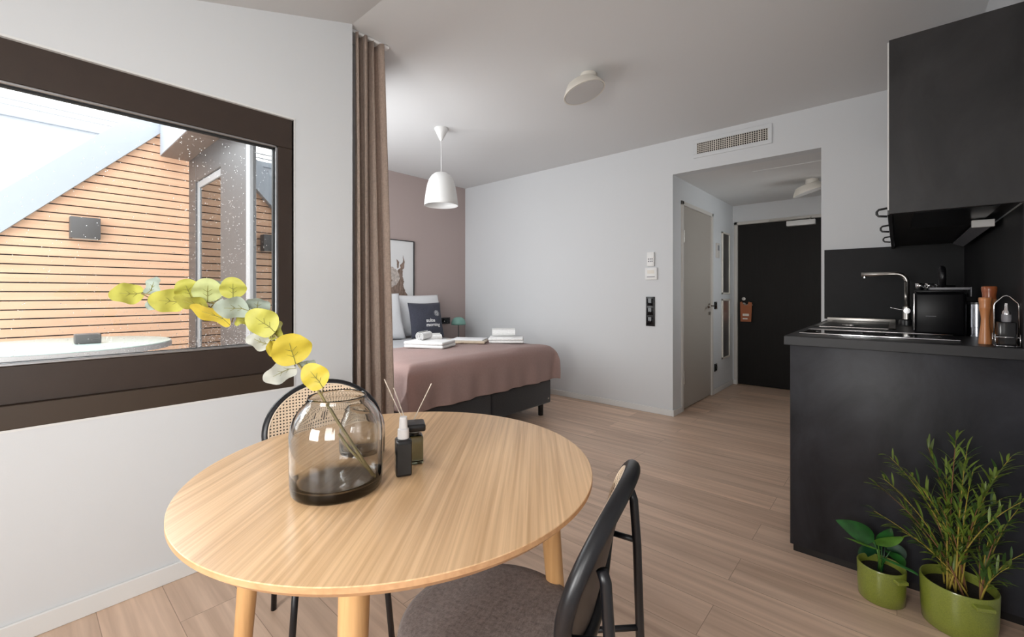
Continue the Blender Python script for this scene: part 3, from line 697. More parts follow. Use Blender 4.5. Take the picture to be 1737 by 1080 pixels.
# ------------------------------------------------------------------ dining table
TC = Vector((-.8935, .6152, 0)); TR = .4500; TT = .75
t = thing('dining_table', 'round oak dining table with four splayed legs', 'table', TC)
b = nb(); lathe(b, [(0, TT), (TR-.001, TT), (TR, TT-.001), (TR, TT-.0015)], 160)
lathe(b, [(TR, TT-.0015), (TR, TT-.010), (TR-.012, TT-.022), (0, TT-.022)], 160, mi=1)
obj('tabletop', b, [M['oak'], M['oak_edge']], t, smooth=30)
b = nb(); lathe(b, [(.28, .72), (.30, .72), (.30, .728), (.28, .728), (.28, .72)], 60); obj('mounting_ring', b, M['blackm'], t)
for k in range(4):
    a = math.radians(-47+90*k); d = Vector((math.cos(a), math.sin(a), 0))
    b = nb(); tube(b, [d*.345+Vector((0, 0, TT-.0225)), d*.35+Vector((0, 0, .68)), d*.385+Vector((0, 0, .25)), d*.405], [.0245, .0245, .019, .015], 24)
    obj('leg', b, M['oak_leg'], t, smooth=True)

# ------------------------------------------------------------------ chairs
def make_chair(label):
    t = thing('dining_chair', label, 'chair', group='cane-backed chairs at the round table')
    R = .200
    b = nb(); lathe(b, [(0, .425), (R-.012, .425), (R-.002, .432), (R, .442), (R-.002, .453), (R-.012, .461), (R-.04, .4655), (0, .468)], 80); obj('seat', b, M['seat'], t, smooth='all')
    b = nb(); lathe(b, [(0, .408), (R-.02, .408), (R-.008, .414), (R-.008, .4245), (0, .4245)], 80); obj('seat_frame', b, M['blackm'], t, smooth=40)
    A_, B_, ZC, RHO, KAP, DR = .192, .156, .662, math.radians(13.7), .88, .252
    def rp(ph, f=1.0, off=0.0):
        y = A_*f*math.cos(ph); q = B_*f*math.sin(ph)
        return Vector((DR+q*math.sin(RHO)-KAP*y*y-off*math.cos(RHO), y, ZC+q*math.cos(RHO)+off*math.sin(RHO)))
    b = nb(); tube(b, [rp(2*PI*k/72) for k in range(72)], .0145, 14, closed=True); obj('backrest_frame', b, M['blackm'], t, smooth='all')
    b = nb()
    def cp(u, v): return rp(2*PI*v, .965*u if u > 0 else .0001, .0155)
    grid(b, cp, 14, 72); bmesh.ops.remove_doubles(b, verts=b.verts[:], dist=.0004); obj('cane_panel', b, M['cane'], t, smooth='all')
    b = nb(); grid(b, lambda u, v: rp(2*PI*v, .955*u if u > 0 else .0001, .004), 14, 72); bmesh.ops.remove_doubles(b, verts=b.verts[:], dist=.0004); obj('backing_panel', b, M['blackm'], t, smooth='all')
    b = nb(); tube(b, [rp(2*PI*k/72, .965, .0135) for k in range(72)], .0034, 6, closed=True); obj('piping', b, M['mill_p'], t, smooth='all')
    legx = lambda z: .276+.03*(.714-z)
    for s in (-1, 1):
        b = nb(); top = .725
        tube(b, [(legx(0), s*.165, 0), (legx(.4), s*.157, .4), (legx(.6), s*.154, .6), (legx(.70)-.004, s*.152, .70), (legx(.71)-.010, s*.151, .718)], .0095, 14); obj('leg', b, M['blackm'], t, smooth='all')
        b = nb(); tube(b, [(legx(.61), s*.154, .610), (DR-.012-KAP*.034, s*.172, .606)], .0065, 10); obj('bracket', b, M['blackm'], t, smooth='all')
        b = nb(); tube(b, [(legx(.425), s*.156, .418), (.160, s*.090, .418)], .0065, 10); obj('bracket', b, M['blackm'], t, smooth='all')
        b = nb(); tube(b, [(-.115, s*.12, .409), (-.145, s*.15, 0)], .0095, 14); obj('leg', b, M['blackm'], t, smooth='all')
    return t
c1 = make_chair('cane-backed black chair with grey-brown seat, nearest to the camera')
c1.location = (-.6500, .675, 0); c1.rotation_euler = (0, 0, math.radians(17.8))
c2 = c1.copy(); COL.objects.link(c2); c2['label'] = 'cane-backed black chair across the table, between vase and curtain'
for ch in list(c1.children):
    c = ch.copy(); COL.objects.link(c); c.parent = c2
c2.location = (-1.378, .69, 0); c2.rotation_euler = (0, 0, math.radians(162.5))

# ------------------------------------------------------------------ things on the table
VC = Vector((-.8788, .4439, TT+.0006))
b = nb(); lathe(b, [(0, .0), (.080, .0), (.0865, .002), (.0895, .007), (.0905, .02), (.0915, .05), (.0920, .09), (.0915, .118), (.0885, .138), (.0825, .154), (.074, .167), (.0655, .1755), (.0605, .1805), (.0585, .185), (.0578, .190), (.0568, .1925),
    (.0557, .190), (.0563, .185), (.0583, .1790), (.0632, .1735), (.0715, .1640), (.0795, .1520), (.0855, .1365), (.0884, .117), (.0889, .09), (.0884, .05), (.0872, .03), (.083, .021), (.075, .0165), (.03, .015), (0, .016)], 96)
o = obj('glass_vase', b, M['smoke'], smooth='all', loc=VC); tag(o, 'large smoked glass dome vase holding the eucalyptus branch', 'vase')
b = nb(); s_ = .062/.0915
lathe(b, [(0, 0), (.045, 0), (.052, .002), (.0545, .007), (.055, .02), (.0555, .05), (.054, .075), (.049, .092), (.040, .105), (.034, .111), (.0335, .115), (.032, .116), (.031, .114), (.032, .109), (.038, .102), (.0465, .090), (.0517, .074), (.053, .05), (.0525, .022), (.047, .012), (.02, .009), (0, .009)], 80)
o = obj('glass_tumbler', b, M['smoke2'], smooth='all', loc=(-1.0137, .578, TT+.0006)); tag(o, 'small smoked glass vase standing behind the large vase', 'vase')
t = thing('spray_bottle', 'square black spray bottle with pale cap, before the reed diffuser', 'spray bottle', (-.830, .573, TT+.0005), math.radians(62))
b = nb(); box(b, (-.0175, -.0175, 0), (.0175, .0175, .081), .005, 3); obj('bottle', b, M['bottle_k'], t, smooth=True)
bx('label_sheet', (-.0145, -.0182, .006), (.0145, -.0176, .072), M['label'], t)
b = nb(); lathe(b, [(0, .0815), (.0125, .0815), (.0128, .083), (.0122, .102), (.0095, .104), (.0085, .125), (.008, .129), (0, .130)], 32); obj('pump_cap', b, M['cap'], t, smooth=True)
t = thing('reed_diffuser', 'black-capped green glass diffuser with three pale reeds', 'reed diffuser', (-.872, .632, TT+.0005), math.radians(58))
b = nb(); box(b, (-.021, -.021, 0), (.021, .021, .066), .005, 3); obj('bottle', b, M['bottle'], t, smooth=True)
b = nb(); box(b, (-.026, -.026, .078), (.026, .026, .096), .005, 3); lathe(b, [(0, .0665), (.013, .0665), (.013, .078), (0, .078)], 24); obj('stopper', b, M['black'], t, smooth=True)
inv = (Matrix.Translation(t.location) @ Matrix.Rotation(math.radians(58), 4, 'Z')).inverted()
tb = 1.07
for (x0, y0), (x1, y1), t1 in (((652, 643), (688, 722), 1.10), ((668, 658), (691, 722), 1.14), ((732, 650), (694, 728), 1.08)):
    P0, P1 = inv @ W(x0, y0, t1), inv @ W(x1, y1, tb)
    P2 = Vector((0, 0, .03)).lerp(P1, .0); b = nb(); tube(b, [P0, Vector((P1.x*.2, P1.y*.2, .095)) if False else P1, P1+(P1-P0)*.12], .0014, 6); obj('reed', b, M['reed'], t)
b = nb(); tube(b, [(-.012+.0*k, -.026, .080+.001*k) for k in range(2)], .001, 4); lathe(b, [(.0135, .0735), (.0148, .075), (.0135, .0765), (.0135, .0735)], 24); obj('neck_string', b, M['cord'], t)

# eucalyptus branch standing in the vase
eu = thing('eucalyptus_branch', 'yellow-green artificial eucalyptus branch leaning left out of the vase', 'branch', W(632, 808, .905))
einv = Matrix.Translation(-eu.location)
sp = [(632, 806, .885), (612, 775, .892), (580, 725, .90), (556, 690, .905), (546, 672, .905), (533, 652, .905), (515, 630, .905), (497, 605, .905), (478, 580, .91), (458, 560, .915), (430, 543, .92), (400, 527, .925), (365, 515, .93), (330, 507, .93), (300, 503, .93), (268, 500, .93), (240, 498, .93)]
SP = [einv @ W(*q) for q in sp]
n_ = len(SP); b = nb(); tube(b, SP, [.0034-.0024*i/(n_-1) for i in range(n_)], 8)
sp2 = [(575, 735, .93), (592, 760, .92), (612, 782, .905), (636, 808, .89)]
tube(b, [einv @ W(*q) for q in sp2], .0028, 8); obj('stem', b, M['stem'], eu, smooth='all')
leaves = [ # px, py, rx, ry, angle deg of the long axis, petiole direction deg, colour, depth offset
 (216, 498, 23, 17.5, 0, 2, 'lf_yg', 0), (259, 485, 16, 10, 70, -110, 'lf_g', .01), (284, 510, 25, 20, -8, 0, 'lf_yg', -.012), (257, 517, 10, 7, -60, 20, 'lf_g', .02),
 (318, 490, 20, 16, 20, -40, 'lf_yg', -.005), (352, 492, 23, 19, 0, -55, 'lf_py', -.012), (373, 485, 13, 9, 20, -20, 'lf_g', .012), (395, 488, 20, 17, 0, -80, 'lf_yg', -.02),
 (327, 514, 27, 11, -22, -25, 'lf_o', -.014), (360, 533, 33, 12, -27, -20, 'lf_y', -.018), (394, 522, 26, 18, -5, -20, 'lf_g', -.028), (437, 517, 19, 12, -8, -120, 'lf_g', .01),
 (445, 546, 27, 23, -40, -50, 'lf_yg', -.022), (469, 561, 17, 9, 75, -80, 'lf_o', .01), (440, 579, 20, 14, -25, 15, 'lf_p', .0), (494, 592, 32, 25, 15, -75, 'lf_y', -.024),
 (464, 592, 16, 9, -65, 10, 'lf_y', .006), (475, 632, 26, 17, 22, 10, 'lf_p', -.01), (534, 638, 24, 21, -55, -75, 'lf_y', -.014), (521, 617, 13, 7, 5, -130, 'lf_g', .014),
 (366, 512, 11, 8, 40, -20, 'lf_p', .008), (412, 543, 13, 8, 20, -20, 'lf_o', .012)]
def leaf_mesh(r, asp, cup=.10):
    """round leaf in local XY; petiole joins at -X end; returns bm (blade slot 0, veins slot 1)"""
    b = nb()
    def lp(u, v):
        a = 2*PI*v; rr = r*u*(1+.05*math.sin(3*a+1)); x = rr*math.cos(a); y = rr*math.sin(a)*asp
        if x > .6*r: y *= 1.0
        return Vector((x, y, cup*(u*u)*r*(.5+.3*math.cos(2*a))+.004*math.sin(5*x/r)*u))
    vs0 = b.verts.new(lp(0, 0)); rings = []
    for i in range(1, 7): rings.append([b.verts.new(lp(i/6, k/36)) for k in range(36)])
    for k in range(36): b.faces.new((vs0, rings[0][k], rings[0][(k+1) % 36]))
    for i in range(5):
        for k in range(36): b.faces.new((rings[i][k], rings[i+1][k], rings[i+1][(k+1) % 36], rings[i][(k+1) % 36]))
    def on(x, y):
        u = math.hypot(x, y/asp)/r; a = math.atan2(y/asp, x); p = lp(min(u, 1), a/(2*PI)); return Vector((x, y, p.z+.0004))
    tube(b, [on(-r*.95, 0), on(-r*.5, 0), on(0, .02*r), on(r*.45, 0)], [.0009, .0008, .0006, .0003], 5, mi=1)
    for s in (-1, 1):
        for q in (-.55, -.15): tube(b, [on(r*q, 0), on(r*(q+.25), s*.28*r*asp), ], [.0005, .0003], 4, mi=1)
    return b
for px, py, rx, ry, ang, pet, cm, dz in leaves:
    # depth follows the closest point of the branch
    near = min(sp, key=lambda q: (q[0]-px)**2+(q[1]-py)**2); dep = near[2]+dz
    c = W(px, py, dep); r = rx/FPX*dep
    view = (c-Vector((0, 0, EYE))).normalized(); ex = view.cross(Vector((0, 0, 1))).normalized(); ey = ex.cross(view).normalized()
    # blade axis (petiole end to tip) in the plane facing the viewpoint, rest by tilt about the long axis
    aL = math.radians(ang); L_ = ex*math.cos(aL)+ey*math.sin(aL); Sx = -ex*math.sin(aL)+ey*math.cos(aL)
    pd = math.radians(pet); P_ = ex*math.cos(pd)+ey*math.sin(pd)
    flat = max(.9, ry/rx); tilt = math.acos(min(1, ry/rx/flat))*(1 if dz < 0 else -1)
    nrm = (-view).normalized()
    Sx2 = Sx*math.cos(tilt)+nrm*math.sin(tilt)
    if abs(P_.dot(L_)) >= abs(P_.dot(Sx)):
        xa = L_*(-1 if P_.dot(L_) > 0 else 1); ya = Sx2
        rr, asp = r, flat
    else:
        xa = Sx2*(-1 if P_.dot(Sx) > 0 else 1); ya = L_; rr, asp = r*flat, 1/flat
    za = xa.cross(ya).normalized()
    if za.dot(nrm) < 0: ya = -ya; za = -za
    mt = Matrix((xa, ya, za)).transposed().to_4x4(); mt.translation = c-eu.location
    b = leaf_mesh(rr, asp); bmesh.ops.transform(b, matrix=mt, verts=b.verts)
    # petiole
    base = c-eu.location-xa*rr*.95; tgt = min(SP, key=lambda q: (q-base).length)
    tube(b, [base, base.lerp(tgt, .5)+Vector((0, 0, .002)), tgt], .0011, 6, mi=2)
    obj('leaf', b, [M[cm], M['vein'], M['stem']], eu, smooth='all')

# ------------------------------------------------------------------ kitchen
PY = 2.31; CT = .965; UX = -.0285; KX = -.362
t = thing('kitchen_base_cabinet', 'anthracite concrete-look kitchen base cabinet run with dark end panel', 'kitchen cabinet', (KX, PY, 0))
bx('end_panel', (0, 0, .03), (XR-KX-.001, .019, CT-.0405), M['conc'], t, .001)
bx('plinth', (.012, .006, 0), (XR-KX-.001, .03, .0295), M['black'], t)
bx('carcass', (.022, .0195, .08), (XR-KX-.002, YB-PY-.004, CT-.0405), M['conc_top'], t)
for k in range(3):
    y0 = .022+k*.585; bx_ = nb(); box(bx_, (0.0, y0, .085), (.0215, y0+.58, CT-.045), .0015, 1); d = obj('cabinet_door', bx_, M['front'], t)
    for z in (.85, ):
        h = nb(); tube(h, [(0, y0+.29-.01, z+.02), (-.022, y0+.29-.01, z+.02), (-.022, y0+.29-.01, z-.02), (0, y0+.29-.01, z-.02)], .004, 8); obj('handle', h, M['black'], d)
b = nb(); box(b, (KX-.022, PY-.015, CT-.040), (XR-.001, YB-.001, CT), .0015, 1); tag(obj('worktop', b, M['conc_top']), 'dark grey kitchen worktop with sink and hob set in', 'worktop')
b = nb(); box(b, (-.415, YB-.012, CT+.0005), (XR-.001, YB-.0005, 1.487)); sb = tag(obj('splashback', b, M['conc_dark']), 'dark splashback panel behind the tap', 'splashback')
b = nb(); box(b, (XR-.012, PY, CT+.0005), (XR-.0005, YB-.0125, 1.470)); tag(obj('splashback', b, M['conc_dark']), 'dark splashback panel on the side wall behind the mills', 'splashback')
t = thing('wall_cabinet', 'dark concrete-look kitchen wall cabinet with pale front edges', 'kitchen cabinet', (0, PY-.03, 1.47))
b = nb(); z1 = 2.156-1.47
box(b, (UX+.005, 0, 0), (XR-.001, .019, z1), .001, 1); obj('end_panel', b, M['conc_up'], t)
bx('carcass', (UX+.0155, .0195, .018), (XR-.001, YB-PY+.029, z1), M['conc_up'], t)
bx('underside_shade', (UX, .0195, .0), (UX+.0142, YB-PY+.029, .0175), M['black'], t)  # black strip paints the shade on the underside of the doors
bx('extractor_panel', (.05, .06, .004), (.28, .62, .0175), M['black'], t)
bx('filter_edge', (.05, .62, .006), (.28, .628, .0175), M['steel'], t)
for k, y in enumerate((.0195, .61, 1.20)):
    b = nb(); box(b, (UX, y, .018), (UX+.0140, min(y+.587, YB-PY+.028), z1), .001, 1); d = obj('cabinet_door', b, M['front'], t)
    yh = y+.05
    h = nb(); tube(h, [(UX-.001, yh, .034), (UX-.028, yh, .030), (UX-.034, yh, .022), (UX-.034, yh, .012), (UX-.028, yh, .004), (UX-.001, yh, .0)], .0045, 8); obj('handle', h, M['black'], d, smooth='all')
t = thing('cabinet_light', 'grey angled light bar under the kitchen wall cabinet', 'under-cabinet light', (.30, 2.72, 1.4695-.03))
b = nb(); prism(b, [(-.045, .018), (.0, .0), (.004, .0295), (-.04, .0295)], 0, 1.05, 'y'); obj('light_housing', b, M['greytray'], t)
b = nb(); box(b, (-.06, -.015, -.002), (.008, .0, .0295), .002, 1); obj('end_cap', b, M['diffuser'], t)
# hob
t = thing('hob', 'black glass hob with steel trim near the worktop end', 'hob', (-.08, 2.61, CT+.0005))
b = nb(); box(b, (-.262, -.145, 0), (.262, .145, .005), .001, 1); obj('hob_glass', b, M['blackg'], t)
for y in (-.150, .150):
    bx('steel_trim', (-.268, y-.006, 0), (.268, y+.006, .007), M['chrome'], t, .001)
b = nb()
for x in (-.13, .13): lathe(b, [(.085, .0051), (.088, .0053), (.091, .0051)], 60, c=(x, 0, 0))
obj('cooking_zone', b, M['greytray'], t)
for x in (-.02, .01): 
    b = nb(); lathe(b, [(0, .0051), (.008, .0051), (.008, .006), (0, .006)], 16, c=(x+.1, -.115, 0)); obj('touch_key', b, M['greytray'], t)
# sink
t = thing('sink', 'stainless steel sink sunk in worktop behind the hob', 'sink', (-.185, 3.42, CT))
b = nb(); sx, sy = .18, .36
for lo, hi in (((-sx, -sy), (sx, -sy+.03)), ((-sx, -sy), (-sx+.03, sy)), ((sx-.03, -sy), (sx, sy))): box(b, (lo[0], lo[1], .0005), (hi[0], hi[1], .004), .001, 1)
box(b, (-sx, sy-.03, .0005), (sx, sy, .026), .003, 2)
obj('sink_rim', b, M['steel'], t, smooth=True)
bx('sink_bowl', (-sx+.03, -sy+.03, .0006), (sx-.03, sy-.03, .0015), M['black'], t)
b = nb(); lathe(b, [(0, .0016), (.045, .0016), (.045, .005), (.03, .008), (0, .008)], 32, c=(-.02, -.10, 0)); obj('drain', b, M['steel'], t, smooth=True)
# tap
t = thing('kitchen_tap', 'brushed steel L-shaped kitchen tap with side lever', 'tap', (.045, 3.55, CT+.0005))
b = nb(); lathe(b, [(0, 0), (.036, 0), (.036, .03), (.03, .036), (0, .036)], 40); obj('base_ring', b, M['black'], t, smooth=True)
b = nb(); lathe(b, [(0, .0365), (.019, .0365), (.019, .11), (.017, .112), (0, .112)], 32); obj('valve_body', b, M['steel'], t, smooth=True)
pts = [(0, 0, .11), (0, 0, .26)]+[(-.05+.05*math.cos(a), 0, .26+.05*math.sin(a)) for a in [PI/2*k/8 for k in range(9)]]+[(-.215, 0, .311)]
b = nb(); tube(b, pts, .0125, 20); obj('spout', b, M['steel'], t, smooth='all')
b = nb(); tube(b, [(-.198, 0, .2985), (-.198, 0, .287)], .007, 12); obj('aerator', b, M['chrome'], t, smooth=True)
b = nb(); tube(b, [(0, -.02, .088), (0, -.042, .088)], .016, 20); tube(b, [(-.01, -.034, .09), (-.075, -.034, .105)], .0035, 10); obj('lever', b, M['chrome'], t, smooth=40)
# capsule coffee machine
t = thing('coffee_machine', 'glossy black coffee machine standing beside the tap', 'coffee machine', (.145, 2.90, CT+.0005))
b = nb(); box(b, (-.085, -.11, 0), (.088, .13, .196), .012, 3); obj('body', b, M['blacks'], t, smooth=True)
b = nb(); box(b, (-.08, -.09, .1965), (.08, .12, .206), .004); obj('lid', b, M['black'], t, smooth=True)
bx('front_strip', (-.0865, -.1115, .02), (-.0815, -.1085, .19), M['chrome'], t, .001)
bx('badge', (-.045, -.1112, .085), (-.01, -.1102, .0865), M['greytray'], t)
t = thing('serving_tray', 'small grey tray lying on top of the coffee machine', 'tray', (.185, 2.875, CT+.2075))
bx('tray_base', (-.07, -.055, 0), (.062, .08, .012), M['greytray'], t, .003); bx('tray_rim', (.0625, -.055, -.03), (.0655, .08, .012), M['greytray'], t)
# small shiny cups
for i, (x, y) in enumerate(((.085, 2.94), (.118, 2.965), (.095, 3.0))):
    if i == 2: continue
    b = nb(); lathe(b, [(0, 0), (.013, 0), (.017, .02), (.0185, .034), (.0172, .034), (.0155, .02), (.012, .003), (0, .003)], 28)
    tube(b, [(.017, 0, .028), (.028, 0, .026), (.027, 0, .012), (.016, 0, .012)], .0022, 8)
    tag(obj('espresso_cup', b, M['chrome'], smooth='all', loc=(x, y, CT+.207)), ('tiny shiny cup on coffee machine, nearer the tap', 'tiny shiny cup on coffee machine, nearer the tray')[i], 'cup', 'cups on the coffee machine')
# kettle behind
t = thing('kettle', 'matt black kettle behind the coffee machine in the corner', 'kettle', (.185, 3.35, CT+.0005))
b = nb(); lathe(b, [(0, 0), (.078, 0), (.078, .02), (.074, .03), (.066, .18), (.056, .225), (.05, .235), (0, .24)], 48); obj('body', b, M['black'], t, smooth=40)
b = nb(); tube(b, [(.0, -.055, .225), (.0, -.068, .30), (0, -.045, .325), (0, .0, .33), (0, .05, .31), (0, .075, .25), (0, .08, .10), (0, .07, .06)], .013, 12); obj('handle', b, M['blackm'], t, smooth='all')
t = thing('milk_frother', 'chrome cylindrical milk frother between coffee machine and mills', 'milk frother', (.268, 2.83, CT+.0005))
b = nb(); lathe(b, [(0, 0), (.034, 0), (.034, .040), (0, .040)], 40); obj('base', b, M['darkchrome'], t, smooth=40)
b = nb(); lathe(b, [(0, .041), (.036, .041), (.036, .05), (.0355, .142), (0, .142)], 40); obj('jug', b, M['darkchrome'], t, smooth=40)
b = nb(); lathe(b, [(0, .1425), (.0365, .1425), (.0365, .152), (.03, .157), (0, .158)], 40); obj('lid', b, M['black'], t, smooth=40)
bx('seam_band', (-.0363, -.0363, .036), (.0, -.0345, .041), M['black'], t) if False else None
b = nb(); tube(b, [(.02, -.034, .045), (.023, -.052, .05)], [.004, .009], 12); obj('knob', b, M['chrome'], t, smooth=True)
# mills
def mill(label, loc, hgt, topm, bodym, r=.022):
    t = thing('pepper_mill', label, 'mill', loc, 0, 'wooden mills on the worktop')
    b = nb(); lathe(b, [(0, 0), (r, 0), (r, .01), (r*.86, .04), (r*.66, hgt*.42), (r*.62, hgt*.55), (r*.74, hgt*.68), (r*.9, hgt*.775), (0, hgt*.775)], 36); obj('body', b, bodym, t, smooth=50)
    b = nb(); lathe(b, [(0, hgt*.7755), (r*.92, hgt*.7755), (r*.85, hgt*.83), (r*.98, hgt*.93), (r, hgt*.985), (r*.9, hgt), (0, hgt)], 36); obj('mill_head', b, topm, t, smooth=50)
mill('reddish wooden pepper mill with dark head, taller and further from the wire rack', (.268, 2.49, CT+.0005), .218, M['mill_d'], M['mill'])
mill('orange-brown wooden mill nearest the camera, beside the wire rack', (.250, 2.42, CT+.0005), .175, M['mill'], M['mill'], .018)
# cruet rack
t = thing('cruet_rack', 'chrome wire rack with tall loop handle at the worktop edge', 'cruet rack', (.295, 2.352, CT+.0005))
b = nb(); hw, hd = .030, .028
tube(b, [(-hw, -hd, .003), (hw, -hd, .003), (hw, hd, .003), (-hw, hd, .003)], .002, 8, closed=True)
tube(b, [(-hw, -hd, .035), (hw, -hd, .035), (hw, hd, .035), (-hw, hd, .035)], .0018, 8, closed=True)
for x in (-hw, hw):
    for y in (-hd, hd): tube(b, [(x, y, .003), (x, y, .045)], .0018, 8)
obj('wire_basket', b, M['chrome'], t, smooth='all')
b = nb(); tube(b, [(-hw, 0, .003), (-hw, 0, .145), (-hw+.002, 0, .155), (-.008, 0, .180), (0, 0, .183), (.008, 0, .180), (hw-.002, 0, .155), (hw, 0, .145), (hw, 0, .003)], .0022, 8); obj('loop_handle', b, M['chrome'], t, smooth='all')
for i, (x, y, c_) in enumerate(((-.0, -.013, 'bottle_k'), (.0, .0135, 'bottle_k'))):
    b2 = thing('cruet_bottle', ('dark oil bottle in front half of the wire rack', 'dark vinegar bottle in back half of the wire rack')[i], 'bottle', (.295+x, 2.352+y, CT+.0035), 0, 'bottles in the wire rack')
    b = nb(); box(b, (-.022, -.0115, 0), (.022, .0115, .085), .004, 3); obj('bottle_body', b, M[c_], b2, smooth=True)
    b = nb(); lathe(b, [(0, .0855), (.010, .0855), (.011, .095), (.011, .112), (0, .112)], 24); obj('bottle_neck', b, M['clear'] if False else M['greytray'], b2, smooth=True)
    b = nb(); lathe(b, [(0, .1125), (.009, .1125), (.009, .122), (.004, .128), (.002, .152), (0, .152)], 20); obj('pourer', b, M['chrome'], b2, smooth=True)

# ------------------------------------------------------------------ potted plants
def pot(t, r, h, a_tab):
    b = nb(); lathe(b, [(0, 0), (r*.90, 0), (r*.94, .003), (r*.97, h*.3), (r, h*.97), (r-.002, h), (r-.005, h), (r-.0065, h*.97), (r*.93-.006, .02), (0, .02)], 72); obj('pot', b, M['olive'], t, smooth=50)
    b = nb(); lathe(b, [(0, h*.80), (r-.010, h*.80), (r-.010, h*.795), (0, h*.795)], 40); obj('soil', b, M['soil'], t)
    d = Vector((math.cos(a_tab), math.sin(a_tab), 0)); m = Matrix.Translation(d*(r+.010)+Vector((0, 0, h*.87))) @ Matrix.Rotation(a_tab, 4, 'Z')
    b = nb(); box(b, (-.012, -r*.26, -.006), (.012, r*.26, .006), .002, 1, mtx=m); obj('tab_handle', b, M['olive'], t)
def blade(b, p0, d, L_, wd, droop, mi=0, side=None, seg=7, fold=.25, heart=False):
    d = d.normalized(); side = side or d.cross(Vector((0, 0, 1)))
    if side.length < .1: side = Vector((1, 0, 0))
    side.normalize(); rows = []; p = p0.copy(); dd = d.copy()
    for i in range(seg+1):
        s = i/seg
        if heart: wv_ = wd*math.sin(PI*min(1, s**.62*.985+.012))**.8*(1 if s > .04 else .5)
        else: wv_ = wd*(math.sin(PI*min(1, .04+s*.95))**.75)
        nr = side.cross(dd).normalized()
        rows.append([b.verts.new(p-side*wv_+nr*wv_*fold), b.verts.new(p), b.verts.new(p+side*wv_+nr*wv_*fold)])
        p = p+dd*(L_/seg); dd = (dd+Vector((0, 0, -droop/seg))).normalized()
    for i in range(seg):
        for k in (0, 1): b.faces.new((rows[i][k], rows[i][k+1], rows[i+1][k+1], rows[i+1][k])).material_index = mi
t = thing('potted_plant', 'tall bushy willow-leaved plant in the large olive green pot', 'potted plant', (.16, 2.168, 0))
pot(t, .100, .155, math.radians(-62))
fo, st = nb(), nb(); rp_ = random.Random(11)
def W2(px, py, dy=0):  # local point of plant at pixel, in plane y=2.168+dy
    u = (px-868.5)/FPX; dr = FW+RT*u; tt = (2.168+dy)/dr.y
    q = W(px, py, tt); return q-Vector((.16, 2.168, 0))
ends = [(1622, 742, .0), (1640, 765, -.02), (1605, 790, .03), (1575, 760, .02), (1510, 775, .0), (1500, 812, -.03), (1488, 822, .03), (1482, 866, -.02), (1540, 800, -.04), (1560, 830, .04),
        (1695, 800, .0), (1715, 775, .03), (1668, 840, -.04), (1735, 850, -.02), (1728, 862, .04), (1700, 892, -.05), (1735, 940, -.03), (1712, 962, -.06), (1660, 880, .05), (1650, 800, -.05), (1530, 900, -.06), (1590, 850, -.07), (1700, 845, .06), (1590, 935, -.07), (1632, 820, .04), (1680, 905, -.03), (1545, 880, .05)]
for i, (ex_, ey_, dy) in enumerate(ends):
    dy = min(dy, .06); e = W2(ex_, ey_, dy); a = rp_.uniform(0, 6.28); r0 = rp_.uniform(.0, .045)
    p0 = Vector((r0*math.cos(a), r0*math.sin(a), .12)); 
    if e.x > .02 and ey_ > 860: p0 = Vector((.05, -.03, .12))
    ctrl = Vector((p0.x+(e.x-p0.x)*.22, p0.y+(e.y-p0.y)*.3, p0.z+(e.z-p0.z)*.62)); pts = []
    for k in range(13):
        s = k/12; pts.append(p0*(1-s)**2+ctrl*2*s*(1-s)+e*s*s)
    for q in pts: q.y = min(q.y, .115)
    tube(st, pts, [.0032-.0024*k/12 for k in range(13)], 6, mi=0 if i % 3 else 1)
    L_ = (e-p0).length; nl = int(8+L_*50)
    for j in range(nl):
        s = .22+.78*(j/(nl-1)); f = s*12; k = min(11, int(f)); q = pts[k].lerp(pts[k+1], f-k); dr = (pts[k+1]-pts[k]).normalized()
        out = Vector((rp_.uniform(-1, 1), rp_.uniform(-1, .55), rp_.uniform(-.1, .6))).normalized()
        d = (dr*rp_.uniform(.9, 1.5)+out*.75).normalized()
        blade(fo, q, d, rp_.uniform(.045, .082)*(1-.25*(s > .9)), rp_.uniform(.0030, .0050), rp_.uniform(.3, 1.3), mi=0 if rp_.random() < .72 else 1)
for v_ in fo.verts: v_.co.y = min(v_.co.y, .132)
obj('foliage', fo, [M['willow'], M['willow2']], t, smooth='all'); obj('stems', st, [M['twig'], M['bark']], t, smooth='all')
t = thing('potted_plant', 'small leafy plant in the little olive green pot', 'potted plant', (-.045, 2.175, 0))
pot(t, .0735, .128, math.radians(-48))
def L3(px, py, dy):
    u = (px-868.5)/FPX; dr = FW+RT*u; tt = (2.175+dy)/dr.y; return W(px, py, tt)-Vector((-.045, 2.175, 0))
